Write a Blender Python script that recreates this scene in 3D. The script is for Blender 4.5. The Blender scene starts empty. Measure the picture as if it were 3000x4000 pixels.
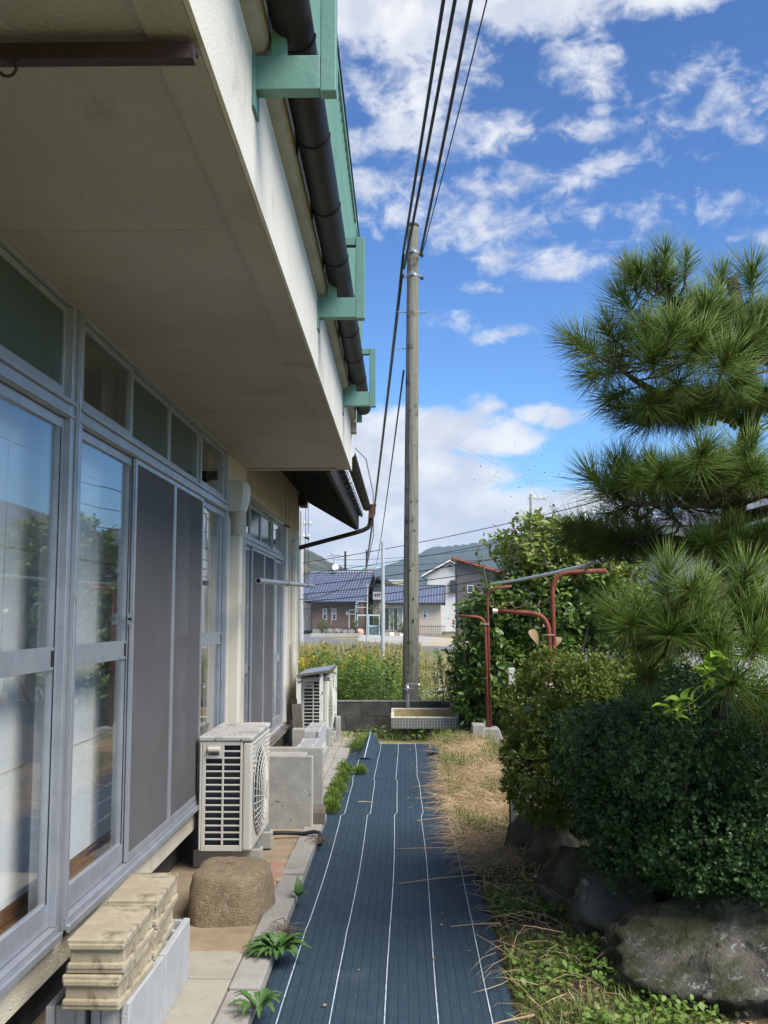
import bpy, math, random
import numpy as np
from mathutils import Vector, Matrix
R = math.radians
random.seed(7)
rng = np.random.default_rng(11)
scene = bpy.context.scene
col = scene.collection

# ------------------------------------------------------------------ camera
cd = bpy.data.cameras.new('camera')
cam = bpy.data.objects.new('camera', cd)
col.objects.link(cam)
cam.location = (0, 0, 1.52)
cam.rotation_euler = (R(90 + 5.782), 0, R(1.0026))
cd.sensor_fit = 'VERTICAL'
cd.sensor_height = 36
cd.lens = 36
cd.clip_end = 12000
cd.clip_start = 0.05
scene.camera = cam

# ------------------------------------------------------------------ light
SUN_AZ, SUN_EL = 128, 50          # degrees clockwise from +Y (away from camera)
EXPOSURE = 0.85
SKY = 0.105
HAZE = True
sd = bpy.data.lights.new('sun', 'SUN')
sd.energy = 3.8
sd.angle = R(38)
sd.color = (1.0, 0.94, 0.85)
sun = bpy.data.objects.new('sun', sd)
col.objects.link(sun)
sdir = Vector((math.sin(R(SUN_AZ)) * math.cos(R(SUN_EL)), math.cos(R(SUN_AZ)) * math.cos(R(SUN_EL)), math.sin(R(SUN_EL))))
sun.rotation_euler = sdir.to_track_quat('Z', 'Y').to_euler()
sun.location = (3, -5, 12)
vs = scene.view_settings
vs.view_transform = 'Standard'
vs.look = 'None'
vs.gamma = 1
vs.exposure = EXPOSURE
scene.cycles.max_bounces = 7
scene.cycles.transparent_max_bounces = 12
scene.cycles.diffuse_bounces = 4
scene.cycles.glossy_bounces = 3
scene.cycles.caustics_reflective = False
scene.cycles.caustics_refractive = False
scene.cycles.sample_clamp_indirect = 6
scene.cycles.use_denoising = True

# ------------------------------------------------------------------ node helpers
class NT:
    def __init__(s, nt):
        s.nt = nt
        nt.nodes.clear()
    def n(s, t, **k):
        nd = s.nt.nodes.new(t)
        for a, b in k.items():
            setattr(nd, a, b)
        return nd
    def l(s, a, b):
        s.nt.links.new(a, b)
    def put(s, sock, v):
        if hasattr(v, 'is_output') or isinstance(v, bpy.types.NodeSocket):
            s.l(v, sock)
        elif v is not None:
            if sock.type == 'RGBA' and len(v) == 3:
                v = (*v, 1)
            sock.default_value = v
    def math(s, op, a, b=None, c=None, clamp=False):
        nd = s.n('ShaderNodeMath', operation=op, use_clamp=clamp)
        for i, v in enumerate((a, b, c)):
            if v is not None:
                s.put(nd.inputs[i], v)
        return nd.outputs[0]
    def mix(s, f, a, b, blend='MIX'):
        nd = s.n('ShaderNodeMix', data_type='RGBA', blend_type=blend)
        s.put(nd.inputs[0], f)
        s.put(nd.inputs[6], a)
        s.put(nd.inputs[7], b)
        return nd.outputs[2]
    def ramp(s, v, a, b, smooth=True):
        nd = s.n('ShaderNodeMapRange', interpolation_type='SMOOTHSTEP' if smooth else 'LINEAR')
        s.put(nd.inputs[0], v)
        nd.inputs[1].default_value = a
        nd.inputs[2].default_value = b
        return nd.outputs[0]
    def noise(s, vec, scale, detail=4, rough=0.55, dist=0.0, out=0):
        nd = s.n('ShaderNodeTexNoise')
        if vec is not None:
            s.l(vec, nd.inputs['Vector'])
        nd.inputs['Scale'].default_value = scale
        nd.inputs['Detail'].default_value = detail
        nd.inputs['Roughness'].default_value = rough
        nd.inputs['Distortion'].default_value = dist
        return nd.outputs[out]
    def mapping(s, vec, scale=(1, 1, 1), rot=(0, 0, 0), loc=(0, 0, 0)):
        nd = s.n('ShaderNodeMapping')
        s.l(vec, nd.inputs[0])
        nd.inputs[1].default_value = loc
        nd.inputs[2].default_value = rot
        nd.inputs[3].default_value = scale
        return nd.outputs[0]

# ------------------------------------------------------------------ world: Nishita sky with broken cumulus
world = bpy.data.worlds.new('World')
scene.world = world
world.use_nodes = True
w = NT(world.node_tree)
sky = w.n('ShaderNodeTexSky', sky_type='NISHITA')
sky.sun_disc = False
sky.sun_elevation = R(SUN_EL)
sky.sun_rotation = R(SUN_AZ)
sky.altitude = 100
sky.air_density = 1.0
sky.dust_density = 0.35
sky.ozone_density = 2.2
tc = w.n('ShaderNodeTexCoord')
sep = w.n('ShaderNodeSeparateXYZ')
w.l(tc.outputs['Generated'], sep.inputs[0])
az = w.math('ARCTAN2', sep.outputs[0], sep.outputs[1])
el = w.math('ARCSINE', w.math('MINIMUM', sep.outputs[2], 0.9999))
cb = w.n('ShaderNodeCombineXYZ')
w.l(az, cb.inputs[0])
w.l(w.math('MULTIPLY', el, 1.5), cb.inputs[1])
n1 = w.noise(cb.outputs[0], 11, 9, 0.6, 0.25)
n2 = w.noise(cb.outputs[0], 30, 7, 0.66, 0.5)
nz = w.math('ADD', w.math('MULTIPLY', w.math('SUBTRACT', n1, 0.5), 3.4), w.math('MULTIPLY', w.math('SUBTRACT', n2, 0.5), 2.4))
# cloud banks: azimuth, elevation, half sizes (degrees), strength
CLOUDS = [(-0.4, 31.5, 6.3, 3.1, 1.5),
          (7.7, 32.7, 10.8, 2.4, 1.5),
          (15.6, 31.7, 4.7, 1.5, 1.3),
          (-1.3, 28.7, 4.3, 2.6, 0.75),
          (2.5, 29.1, 3.0, 1.7, 0.6),
          (10.6, 28.7, 2.8, 1.7, 0.62),
          (0.9, 26.0, 6.2, 1.6, 0.6),
          (5.2, 26.0, 6.1, 1.3, 0.8),
          (9.7, 26.0, 4.1, 1.1, 0.65),
          (11.7, 24.1, 1.9, 0.8, 0.7),
          (7.0, 23.2, 4.4, 1.4, 0.62),
          (5.7, 21.7, 6.8, 1.7, 0.68),
          (8.0, 19.3, 3.6, 1.3, 0.62),
          (-0.5, 22.3, 3.5, 2.6, 0.4),
          (3.1, 16.3, 2.0, 0.7, 0.5),
          (5.6, 15.5, 1.8, 0.5, 0.3),
          (18.1, 26.4, 2.6, 1.3, 0.03),
          (17.4, 21.5, 1.4, 0.9, 0.03),
          (13.9, 19.5, 2.0, 0.7, 0.15),
          (4.5, 18.0, 1.1, 0.4, 0.3),
          (4.5, 11.7, 1.3, 0.9, 0.75),
          (8.3, 11.0, 2.3, 0.7, 0.75),
          (0.8, 10.2, 6.8, 1.7, 1.7),
          (4.5, 9.8, 3.9, 1.2, 1.5),
          (-2.3, 8.5, 4.2, 3.1, 2.2),
          (0.8, 7.6, 5.7, 2.3, 2.0),
          (4.0, 8.1, 2.1, 1.3, 1.0),
          (0.8, 5.4, 11.7, 2.2, 2.4),
          (8.0, 5.6, 4.7, 1.5, 2.0),
          (11.1, 5.8, 4.6, 1.3, 1.6),
          (-4.4, 4.1, 7.8, 2.1, 2.0),
          (20.1, 19.5, 0.7, 0.6, 0.3)]
E = None
ae = w.n('ShaderNodeCombineXYZ')
w.l(az, ae.inputs[0])
w.l(el, ae.inputs[1])
for (a, e, ha, he, amp) in CLOUDS:
    d = w.n('ShaderNodeVectorMath', operation='MULTIPLY_ADD')
    w.l(ae.outputs[0], d.inputs[0])
    d.inputs[1].default_value = (1 / R(ha), 1 / R(he), 0)
    d.inputs[2].default_value = (-R(a) / R(ha), -R(e) / R(he), 0)
    q = w.n('ShaderNodeVectorMath', operation='DOT_PRODUCT')
    w.l(d.outputs[0], q.inputs[0])
    w.l(d.outputs[0], q.inputs[1])
    v = w.math('MULTIPLY_ADD', q.outputs['Value'], -amp, amp)
    E = v if E is None else w.math('MAXIMUM', E, v)
E = w.math('MAXIMUM', E, -1.0)
# elsewhere in the sky the same broken cumulus goes on
big = w.noise(cb.outputs[0], 2.4, 3, 0.5)
gen = w.math('MULTIPLY', w.math('SUBTRACT', big, 0.47), 5.0)
da = w.math('SUBTRACT', az, R(5.0))
de = w.math('SUBTRACT', el, R(10.0))
away = w.ramp(w.math('ADD', w.math('MULTIPLY', da, da), w.math('MULTIPLY', de, de)), 0.16, 0.30)
gen = w.math('ADD', gen, w.math('MULTIPLY', w.math('SUBTRACT', away, 1.0), 4.0))
E = w.math('MAXIMUM', E, gen)
dens = w.math('ADD', w.math('SUBTRACT', E, 0.36), nz)
mask = w.ramp(dens, -0.45, 0.75)
thick = w.ramp(dens, 0.25, 1.6)
shade_n = w.noise(cb.outputs[0], 13, 5, 0.55, 0.2)
cshade = w.math('MULTIPLY', w.ramp(shade_n, 0.38, 0.66), 1.0)
ccol = w.mix(cshade, (0.66, 0.70, 0.80), (1.0, 1.0, 1.0))
ccol = w.mix(w.math('MULTIPLY', w.math('SUBTRACT', 1.0, thick), 0.30), ccol, (0.68, 0.75, 0.92))
cl = w.n('ShaderNodeVectorMath', operation='SCALE')
w.l(ccol, cl.inputs[0])
cl.inputs[3].default_value = 5.4
gm = w.n('ShaderNodeGamma')
w.l(sky.outputs[0], gm.inputs[0])
gm.inputs[1].default_value = 1.4
skyc = w.mix(1.0, gm.outputs[0], (0.30, 0.43, 0.535), 'MULTIPLY')
fin = w.mix(w.math('MULTIPLY', mask, 0.97), skyc, cl.outputs[0])
bg = w.n('ShaderNodeBackground')
w.l(fin, bg.inputs[0])
bg.inputs[1].default_value = SKY
world.cycles.sampling_method = 'MANUAL'
world.cycles.sample_map_resolution = 512
wo = w.n('ShaderNodeOutputWorld')
w.l(bg.outputs[0], wo.inputs[0])

# ------------------------------------------------------------------ materials
MATS = {}
def mat(name, c1, c2=None, scale=4.0, rough=0.75, bump=0.0, bscale=60.0, c3=None, s3=1.2, t3=(0.55, 0.7), metal=0.0,
        transl=0.0, rand=None, stretch=(1, 1, 1), spec=0.4, detail=5, bdist=0.01, coat=0.0, lo=0.35, hi=0.65, wave=None, rvar=0.12):
    m = bpy.data.materials.new(name)
    m.use_nodes = True
    t = NT(m.node_tree)
    tc = t.n('ShaderNodeTexCoord')
    vec = tc.outputs['Object']
    if stretch != (1, 1, 1):
        vec = t.mapping(vec, stretch)
    c = c1
    nz = t.noise(vec, scale, detail, 0.6)
    if c2 is not None:
        c = t.mix(t.ramp(nz, lo, hi), c1, c2)
    if rand is not None:
        g = t.n('ShaderNodeNewGeometry')
        oi = g.outputs['Random Per Island']
        c = t.mix(t.math('MULTIPLY', oi, 1.0), c, rand)
    if c3 is not None:
        nd = t.noise(tc.outputs['Object'], s3, 6, 0.62, 0.3)
        c = t.mix(t.ramp(nd, *t3), c, c3)
    p = t.n('ShaderNodeBsdfPrincipled')
    t.put(p.inputs['Base Color'], c)
    t.put(p.inputs['Roughness'], t.math('ADD', rough - rvar / 2, t.math('MULTIPLY', nz, rvar), clamp=True))
    p.inputs['Metallic'].default_value = metal
    p.inputs['Specular IOR Level'].default_value = spec
    if coat:
        p.inputs['Coat Weight'].default_value = coat
    if bump:
        b = t.n('ShaderNodeBump')
        b.inputs['Strength'].default_value = bump
        b.inputs['Distance'].default_value = bdist
        hb = t.noise(vec, bscale, 4, 0.6)
        t.l(hb, b.inputs['Height'])
        t.l(b.outputs[0], p.inputs['Normal'])
    sh = p.outputs[0]
    if transl:
        tr = t.n('ShaderNodeBsdfTranslucent')
        t.put(tr.inputs[0], c)
        mx = t.n('ShaderNodeMixShader')
        mx.inputs[0].default_value = transl
        t.l(sh, mx.inputs[1])
        t.l(tr.outputs[0], mx.inputs[2])
        sh = mx.outputs[0]
    o = t.n('ShaderNodeOutputMaterial')
    t.l(sh, o.inputs[0])
    MATS[name] = m
    return m

def glass(name, tint=(0.98, 0.99, 0.99), rough=0.0, boost=1.0, milky=0.0, milkcol=(0.3, 0.36, 0.34)):
    m = bpy.data.materials.new(name)
    m.use_nodes = True
    t = NT(m.node_tree)
    tr = t.n('ShaderNodeBsdfTransparent')
    t.put(tr.inputs[0], tint)
    gl = t.n('ShaderNodeBsdfGlossy')
    gl.inputs['Roughness'].default_value = rough
    t.put(gl.inputs[0], (0.95, 0.97, 1.0))
    fr = t.n('ShaderNodeFresnel')
    gb = t.n('ShaderNodeNewGeometry')
    t.l(t.math('MULTIPLY_ADD', gb.outputs['Backfacing'], 1 / 1.52 - 1.52, 1.52), fr.inputs[0])
    tcn = t.n('ShaderNodeTexCoord')
    b = t.n('ShaderNodeBump')
    b.inputs['Strength'].default_value = 0.05
    b.inputs['Distance'].default_value = 0.02
    t.l(t.noise(tcn.outputs['Object'], 1.7, 1, 0.4), b.inputs['Height'])
    t.l(b.outputs[0], gl.inputs['Normal'])
    f = t.math('MULTIPLY', fr.outputs[0], boost, clamp=True)
    base = tr.outputs[0]
    if milky:
        df = t.n('ShaderNodeBsdfDiffuse')
        t.put(df.inputs[0], milkcol)
        m0 = t.n('ShaderNodeMixShader')
        m0.inputs[0].default_value = milky
        t.l(base, m0.inputs[1])
        t.l(df.outputs[0], m0.inputs[2])
        base = m0.outputs[0]
    mx = t.n('ShaderNodeMixShader')
    t.l(f, mx.inputs[0])
    t.l(base, mx.inputs[1])
    t.l(gl.outputs[0], mx.inputs[2])
    o = t.n('ShaderNodeOutputMaterial')
    t.l(mx.outputs[0], o.inputs[0])
    MATS[name] = m
    return m

def screen_mat(name, colr, opacity):
    m = bpy.data.materials.new(name)
    m.use_nodes = True
    t = NT(m.node_tree)
    tr = t.n('ShaderNodeBsdfTransparent')
    df = t.n('ShaderNodeBsdfDiffuse')
    tcn = t.n('ShaderNodeTexCoord')
    c = t.mix(t.noise(tcn.outputs['Object'], 3, 4), tuple(v * 0.85 for v in colr), tuple(v * 1.15 for v in colr))
    t.put(df.inputs[0], c)
    mx = t.n('ShaderNodeMixShader')
    mx.inputs[0].default_value = opacity
    t.l(tr.outputs[0], mx.inputs[1])
    t.l(df.outputs[0], mx.inputs[2])
    o = t.n('ShaderNodeOutputMaterial')
    t.l(mx.outputs[0], o.inputs[0])
    MATS[name] = m
    return m

mat('stucco', (0.56, 0.51, 0.40), (0.64, 0.59, 0.47), 3, 0.9, 0.9, 130, c3=(0.36, 0.31, 0.20), s3=1.6, t3=(0.58, 0.78), bdist=0.012)
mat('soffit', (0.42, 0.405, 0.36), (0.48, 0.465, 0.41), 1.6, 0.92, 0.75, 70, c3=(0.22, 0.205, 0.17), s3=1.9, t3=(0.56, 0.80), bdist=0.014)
mat('fascia', (0.69, 0.665, 0.59), (0.63, 0.61, 0.54), 3, 0.88, 0.45, 120, c3=(0.42, 0.39, 0.32), s3=2.5, t3=(0.58, 0.8), bdist=0.006)
mat('moulding', (0.46, 0.42, 0.33), (0.38, 0.35, 0.27), 8, 0.9, 0.8, 110, bdist=0.008)
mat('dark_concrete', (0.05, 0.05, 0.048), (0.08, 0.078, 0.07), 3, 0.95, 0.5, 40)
mat('aluminium', (0.47, 0.49, 0.53), (0.40, 0.42, 0.46), 9, 0.38, 0.1, 80, metal=0.55, c3=(0.36, 0.35, 0.33), s3=7, t3=(0.62, 0.8))
mat('aluminium_dull', (0.36, 0.37, 0.39), (0.30, 0.31, 0.33), 9, 0.5, metal=0.5)
mat('black_rubber', (0.015, 0.015, 0.017), rough=0.6)
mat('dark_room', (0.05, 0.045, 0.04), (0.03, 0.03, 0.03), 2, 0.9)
mat('shoji_paper', (0.86, 0.86, 0.85), (0.80, 0.81, 0.80), 1.5, 0.9, transl=0.0)
mat('tape', (0.55, 0.46, 0.34), (0.72, 0.70, 0.66), 9, 0.9)
mat('shoji_wood', (0.20, 0.10, 0.045), (0.11, 0.055, 0.025), 6, 0.6, stretch=(1, 1, 0.12), bump=0.2, bscale=30)
mat('floor_wood', (0.10, 0.06, 0.035), (0.06, 0.035, 0.02), 5, 0.45, stretch=(1, .15, 1))
mat('curtain', (0.26, 0.35, 0.30), (0.12, 0.17, 0.15), 2, 0.9, stretch=(1, 6, 0.3))
mat('green_paint', (0.115, 0.245, 0.205), (0.15, 0.29, 0.245), 5, 0.5, 0.15, 50, c3=(0.30, 0.13, 0.05), s3=9, t3=(0.71, 0.76))
mat('green_rail', (0.13, 0.29, 0.24), (0.17, 0.34, 0.28), 4, 0.5)
mat('gutter_brown', (0.017, 0.012, 0.011), (0.027, 0.020, 0.018), 3, 0.55, 0.1, 40, stretch=(1, 0.3, 1), spec=0.22)
mat('dark_board', (0.030, 0.022, 0.018), (0.02, 0.016, 0.014), 4, 0.8)
mat('roof_wood', (0.045, 0.037, 0.030), (0.028, 0.023, 0.020), 5, 0.85, 0.2, 40)
mat('brown_iron', (0.035, 0.018, 0.014), (0.055, 0.028, 0.022), 12, 0.6, 0.3, 60)
mat('duct_cream', (0.66, 0.63, 0.54), (0.60, 0.57, 0.48), 3, 0.5, c3=(0.36, 0.30, 0.20), s3=3, t3=(0.62, 0.8))
mat('duct_hood', (0.62, 0.60, 0.56), (0.55, 0.53, 0.48), 4, 0.45, c3=(0.20, 0.17, 0.13), s3=4.5, t3=(0.56, 0.72))
mat('ac_beige', (0.60, 0.58, 0.51), (0.56, 0.54, 0.47), 3, 0.42, c3=(0.42, 0.40, 0.34), s3=2.5, t3=(0.62, 0.82))
mat('ac_top', (0.42, 0.40, 0.37), (0.50, 0.48, 0.44), 6, 0.6, c3=(0.27, 0.25, 0.23), s3=5, t3=(0.5, 0.7))
mat('ac_coil', (0.022, 0.027, 0.034), (0.035, 0.042, 0.05), 30, 0.6, 0.4, 200, stretch=(6, 6, 0.4))
mat('ac_fan', (0.16, 0.155, 0.145), (0.12, 0.118, 0.11), 3, 0.5)
mat('plastic_grey', (0.34, 0.33, 0.29), (0.40, 0.39, 0.34), 6, 0.7, c3=(0.18, 0.17, 0.14), s3=6, t3=(0.6, 0.75))
mat('galvanised', (0.45, 0.47, 0.47), (0.35, 0.37, 0.37), 8, 0.4, metal=0.7)
mat('chrome', (0.8, 0.82, 0.85), rough=0.12, metal=1.0)
mat('block_tan', (0.32, 0.272, 0.185), (0.41, 0.355, 0.255), 7, 0.95, 0.7, 190, c3=(0.16, 0.13, 0.08), s3=9, t3=(0.50, 0.70), bdist=0.005)
mat('block_grey', (0.34, 0.3485, 0.3485), (0.3995, 0.408, 0.408), 5, 0.95, 0.8, 180, c3=(0.2295, 0.2295, 0.221), s3=6, t3=(0.6, 0.8), bdist=0.005)
mat('rough_concrete', (0.33, 0.25, 0.155), (0.25, 0.19, 0.115), 26, 0.95, 1.0, 130, c3=(0.42, 0.35, 0.25), s3=45, t3=(0.55, 0.68), bdist=0.02)
mat('kerb', (0.2664, 0.2516, 0.222), (0.3182, 0.3034, 0.2738), 7, 0.92, 0.6, 170, c3=(0.185, 0.1702, 0.148), s3=4, t3=(0.55, 0.78), bdist=0.006)
mat('paver', (0.2964, 0.2691, 0.2223), (0.3432, 0.312, 0.2574), 5, 0.92, 0.6, 160, c3=(0.2106, 0.1872, 0.1482), s3=5, t3=(0.56, 0.78), bdist=0.005)
mat('brick_red', (0.38, 0.21, 0.145), (0.33, 0.20, 0.15), 9, 0.9, 0.5, 120, c3=(0.42, 0.34, 0.24), s3=9, t3=(0.5, 0.66))
mat('sand', (0.324, 0.2475, 0.1575), (0.387, 0.3015, 0.198), 9, 0.97, 1.0, 130, c3=(0.234, 0.18, 0.1125), s3=5, t3=(0.56, 0.74), bdist=0.012)
mat('tank_concrete', (0.27, 0.265, 0.24), (0.34, 0.335, 0.305), 7, 0.85, 0.4, 60, c3=(0.10, 0.10, 0.085), s3=7, t3=(0.60, 0.70), bdist=0.006)
mat('tank_edge', (0.56, 0.53, 0.44), (0.48, 0.45, 0.37), 7, 0.9)
mat('wall_block', (0.060, 0.058, 0.054), (0.10, 0.097, 0.09), 6, 0.95, 0.8, 90, c3=(0.20, 0.20, 0.185), s3=5, t3=(0.66, 0.8), bdist=0.01)
mat('wall_cap', (0.16, 0.155, 0.145), (0.24, 0.235, 0.22), 8, 0.95, 0.6, 90)
mat('mortar', (0.13, 0.127, 0.118), (0.09, 0.088, 0.08), 8, 0.95)
mat('tile_dark', (0.085, 0.090, 0.095), (0.135, 0.14, 0.14), 25, 0.35, rand=(0.19, 0.19, 0.18))
mat('grout', (0.56, 0.54, 0.47), (0.46, 0.44, 0.37), 14, 0.9)
mat('sink_rim', (0.72, 0.69, 0.60), (0.62, 0.58, 0.46), 8, 0.6, c3=(0.40, 0.32, 0.16), s3=7, t3=(0.56, 0.72))
mat('sink_inside', (0.34, 0.26, 0.11), (0.45, 0.36, 0.18), 9, 0.8)
mat('pvc_grey', (0.14, 0.15, 0.16), (0.18, 0.19, 0.20), 6, 0.5)
mat('pole_wood', (0.345, 0.34, 0.275), (0.235, 0.23, 0.18), 4, 0.92, 1.0, 30, c3=(0.13, 0.12, 0.085), s3=5.5, t3=(0.56, 0.68), stretch=(14, 14, 0.5), bdist=0.02)
mat('rust_paint', (0.25, 0.062, 0.034), (0.17, 0.050, 0.030), 9, 0.62, 0.4, 90, c3=(0.085, 0.045, 0.035), s3=12, t3=(0.58, 0.7))
mat('rust_dark', (0.11, 0.055, 0.038), (0.065, 0.035, 0.028), 14, 0.8, 0.5, 100)
mat('soil', (0.085, 0.060, 0.038), (0.125, 0.090, 0.055), 9, 0.97, 1.0, 60, c3=(0.08, 0.085, 0.035), s3=3, t3=(0.5, 0.66), bdist=0.03)
mat('ground', (0.20, 0.175, 0.09), (0.13, 0.145, 0.055), 0.25, 0.97, 0.6, 3, c3=(0.29, 0.24, 0.14), s3=0.11, t3=(0.45, 0.62), bdist=0.1)
mat('white_board', (0.66, 0.66, 0.63), (0.58, 0.58, 0.55), 5, 0.75, c3=(0.34, 0.29, 0.22), s3=9, t3=(0.62, 0.74))
mat('green_board', (0.015, 0.05, 0.035), rough=0.7)
mat('peel_paint', (0.72, 0.72, 0.68), (0.60, 0.60, 0.56), 6, 0.8, c3=(0.13, 0.11, 0.09), s3=16, t3=(0.57, 0.63))
mat('old_wood', (0.155, 0.135, 0.115), (0.10, 0.086, 0.072), 7, 0.9, 0.4, 60, stretch=(1, 1, 0.2))
mat('white_rod', (0.72, 0.74, 0.76), rough=0.35, metal=0.3)
mat('wire_black', (0.012, 0.013, 0.018), rough=0.5)
mat('web', (0.03, 0.028, 0.025), rough=0.8)

def rock_material(name, base1, base2, lichen, moss):
    m = bpy.data.materials.new(name)
    m.use_nodes = True
    t = NT(m.node_tree)
    v = t.n('ShaderNodeTexCoord').outputs['Object']
    c = t.mix(t.ramp(t.noise(v, 5, 9, .65), .35, .65), base1, base2)
    c = t.mix(t.math('MULTIPLY', t.ramp(t.noise(v, 22, 7, .7, .6), .54, .60), t.ramp(t.noise(v, 3.1, 3, .5), .42, .58)), c, lichen)
    c = t.mix(t.math('MULTIPLY', t.ramp(t.noise(v, 2.6, 8, .7, .4), .45, .58), .85), c, moss)
    vo = t.n('ShaderNodeTexVoronoi', feature='DISTANCE_TO_EDGE')
    t.l(t.mapping(v, (1, 1.4, .8)), vo.inputs['Vector'])
    vo.inputs['Scale'].default_value = 3.2
    crack = t.math('SUBTRACT', 1.0, t.ramp(t.math('ADD', vo.outputs['Distance'], t.math('MULTIPLY', t.noise(v, 9, 4), .12)), .06, .085))
    c = t.mix(t.math('MULTIPLY', crack, .12), c, (.03, .028, .022))
    p = t.n('ShaderNodeBsdfPrincipled')
    t.put(p.inputs['Base Color'], c)
    p.inputs['Roughness'].default_value = .95
    p.inputs['Specular IOR Level'].default_value = .2
    b = t.n('ShaderNodeBump')
    b.inputs['Strength'].default_value = 1
    b.inputs['Distance'].default_value = .03
    t.l(t.math('SUBTRACT', t.math('ADD', t.noise(v, 12, 8, .7), t.math('MULTIPLY', t.noise(v, 60, 4, .7), .5)), t.math('MULTIPLY', crack, .12)), b.inputs['Height'])
    t.l(b.outputs[0], p.inputs['Normal'])
    t.l(p.outputs[0], t.n('ShaderNodeOutputMaterial').inputs[0])
    MATS[name] = m
rock_material('rock_shade', (0.075, 0.072, 0.060), (0.15, 0.142, 0.12), (0.30, 0.31, 0.28), (0.048, 0.056, 0.020))

# foliage and plants
mat('needles', (0.070, 0.150, 0.022), (0.110, 0.205, 0.030), 3, 0.42, transl=0.22, rand=(0.175, 0.25, 0.035), spec=0.4)
mat('needles_old', (0.24, 0.15, 0.06), (0.17, 0.11, 0.045), 4, 0.7, transl=0.1)
mat('pine_bark', (0.058, 0.046, 0.038), (0.095, 0.080, 0.068), 14, 0.95, 1.0, 40, c3=(0.20, 0.215, 0.19), s3=16, t3=(0.60, 0.68), bdist=0.03)
mat('bud', (0.37, 0.19, 0.085), (0.46, 0.27, 0.14), 30, 0.7)
mat('holly_leaf', (0.026, 0.074, 0.022), (0.045, 0.110, 0.030), 6, 0.42, transl=0.12, rand=(0.07, 0.14, 0.036), spec=0.35)
mat('holly_tip', (0.17, 0.27, 0.035), (0.22, 0.33, 0.05), 6, 0.4, transl=0.3)
mat('azalea_leaf', (0.095, 0.155, 0.019), (0.145, 0.21, 0.024), 4, 0.42, transl=0.22, rand=(0.21, 0.26, 0.035), spec=0.4)
mat('shrub_leaf', (0.045, 0.110, 0.022), (0.085, 0.170, 0.030), 2, 0.36, transl=0.25, rand=(0.15, 0.23, 0.04), spec=0.5)
mat('shrub_young', (0.1875, 0.2625, 0.0425), (0.25, 0.3125, 0.05), 2, 0.4, transl=0.3, rand=(0.275, 0.325, 0.075))
mat('red_leaf', (0.26, 0.05, 0.03), (0.33, 0.09, 0.04), 5, 0.5, transl=0.3)
mat('twig', (0.10, 0.075, 0.052), (0.15, 0.115, 0.085), 12, 0.9, 0.5, 60)
mat('vine_leaf', (0.25, 0.40, 0.055), (0.31, 0.46, 0.075), 6, 0.5, transl=0.35)
mat('dry_leaf', (0.42, 0.31, 0.17), (0.32, 0.23, 0.12), 12, 0.8, transl=0.2)
mat('rosette_leaf', (0.0504, 0.1188, 0.0252), (0.0792, 0.162, 0.0396), 14, 0.5, transl=0.2)
mat('moss', (0.10, 0.175, 0.026), (0.15, 0.235, 0.034), 8, 0.7, transl=0.2, rand=(0.19, 0.26, 0.045))
mat('grass_green', (0.080, 0.150, 0.024), (0.125, 0.205, 0.034), 3, 0.55, transl=0.25, rand=(0.20, 0.23, 0.055))
mat('weed_leaf', (0.085, 0.18, 0.034), (0.13, 0.235, 0.042), 4, 0.5, transl=0.25, rand=(0.20, 0.28, 0.06))
mat('straw', (0.58, 0.43, 0.25), (0.66, 0.51, 0.32), 4, 0.8, transl=0.2, rand=(0.46, 0.33, 0.18))
mat('golden_leaf', (0.135, 0.175, 0.030), (0.19, 0.225, 0.04), 0.9, 0.6, transl=0.3, rand=(0.26, 0.265, 0.05))
mat('yellow_flower', (0.70, 0.47, 0.02), (0.58, 0.42, 0.04), 3, 0.7, transl=0.2)
mat('dry_grass', (0.40, 0.32, 0.17), (0.32, 0.26, 0.115), 0.6, 0.8, transl=0.2, rand=(0.28, 0.27, 0.09))
mat('bushes', (0.055, 0.10, 0.025), (0.09, 0.14, 0.035), 0.6, 0.6, transl=0.2, rand=(0.11, 0.16, 0.04))

# far things
mat('roof_tile', (0.085, 0.105, 0.165), (0.115, 0.135, 0.20), 2, 0.38, spec=0.5)
mat('roof_tile_grey', (0.10, 0.11, 0.13), (0.14, 0.15, 0.17), 2, 0.45)
mat('house_brown', (0.2, 0.136, 0.1088), (0.168, 0.1168, 0.0928), 1.5, 0.85)
mat('house_cream', (0.55, 0.48, 0.40), (0.50, 0.44, 0.37), 1.2, 0.9)
mat('house_white', (0.68, 0.67, 0.65), (0.61, 0.60, 0.58), 0.7, 0.9)
mat('house_grey', (0.118, 0.108, 0.112), (0.10, 0.092, 0.096), 0.7, 0.85)
mat('house_yellow', (0.55, 0.49, 0.26), (0.50, 0.45, 0.24), 0.7, 0.9)
mat('red_edge', (0.36, 0.095, 0.05), (0.29, 0.08, 0.045), 2, 0.6)
mat('dark_trim', (0.035, 0.030, 0.028), rough=0.6)
mat('white_trim', (0.72, 0.72, 0.70), rough=0.5)
mat('far_glass', (0.035, 0.06, 0.065), (0.06, 0.085, 0.09), 1, 0.12, spec=0.6)
mat('far_curtain', (0.36, 0.36, 0.34), (0.25, 0.25, 0.24), 3, 0.9)
mat('door_wood', (0.16, 0.085, 0.04), (0.11, 0.06, 0.03), 4, 0.6)
mat('asphalt', (0.15, 0.15, 0.155), (0.19, 0.19, 0.19), 0.8, 0.9)
mat('concrete_far', (0.42, 0.40, 0.36), (0.34, 0.325, 0.29), 0.7, 0.9, c3=(0.22, 0.21, 0.19), s3=0.5, t3=(0.58, 0.75))
mat('sandlot', (0.46, 0.39, 0.28), (0.38, 0.32, 0.22), 0.3, 0.95)
mat('gate_blue', (0.42, 0.56, 0.60), rough=0.5)
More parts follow.
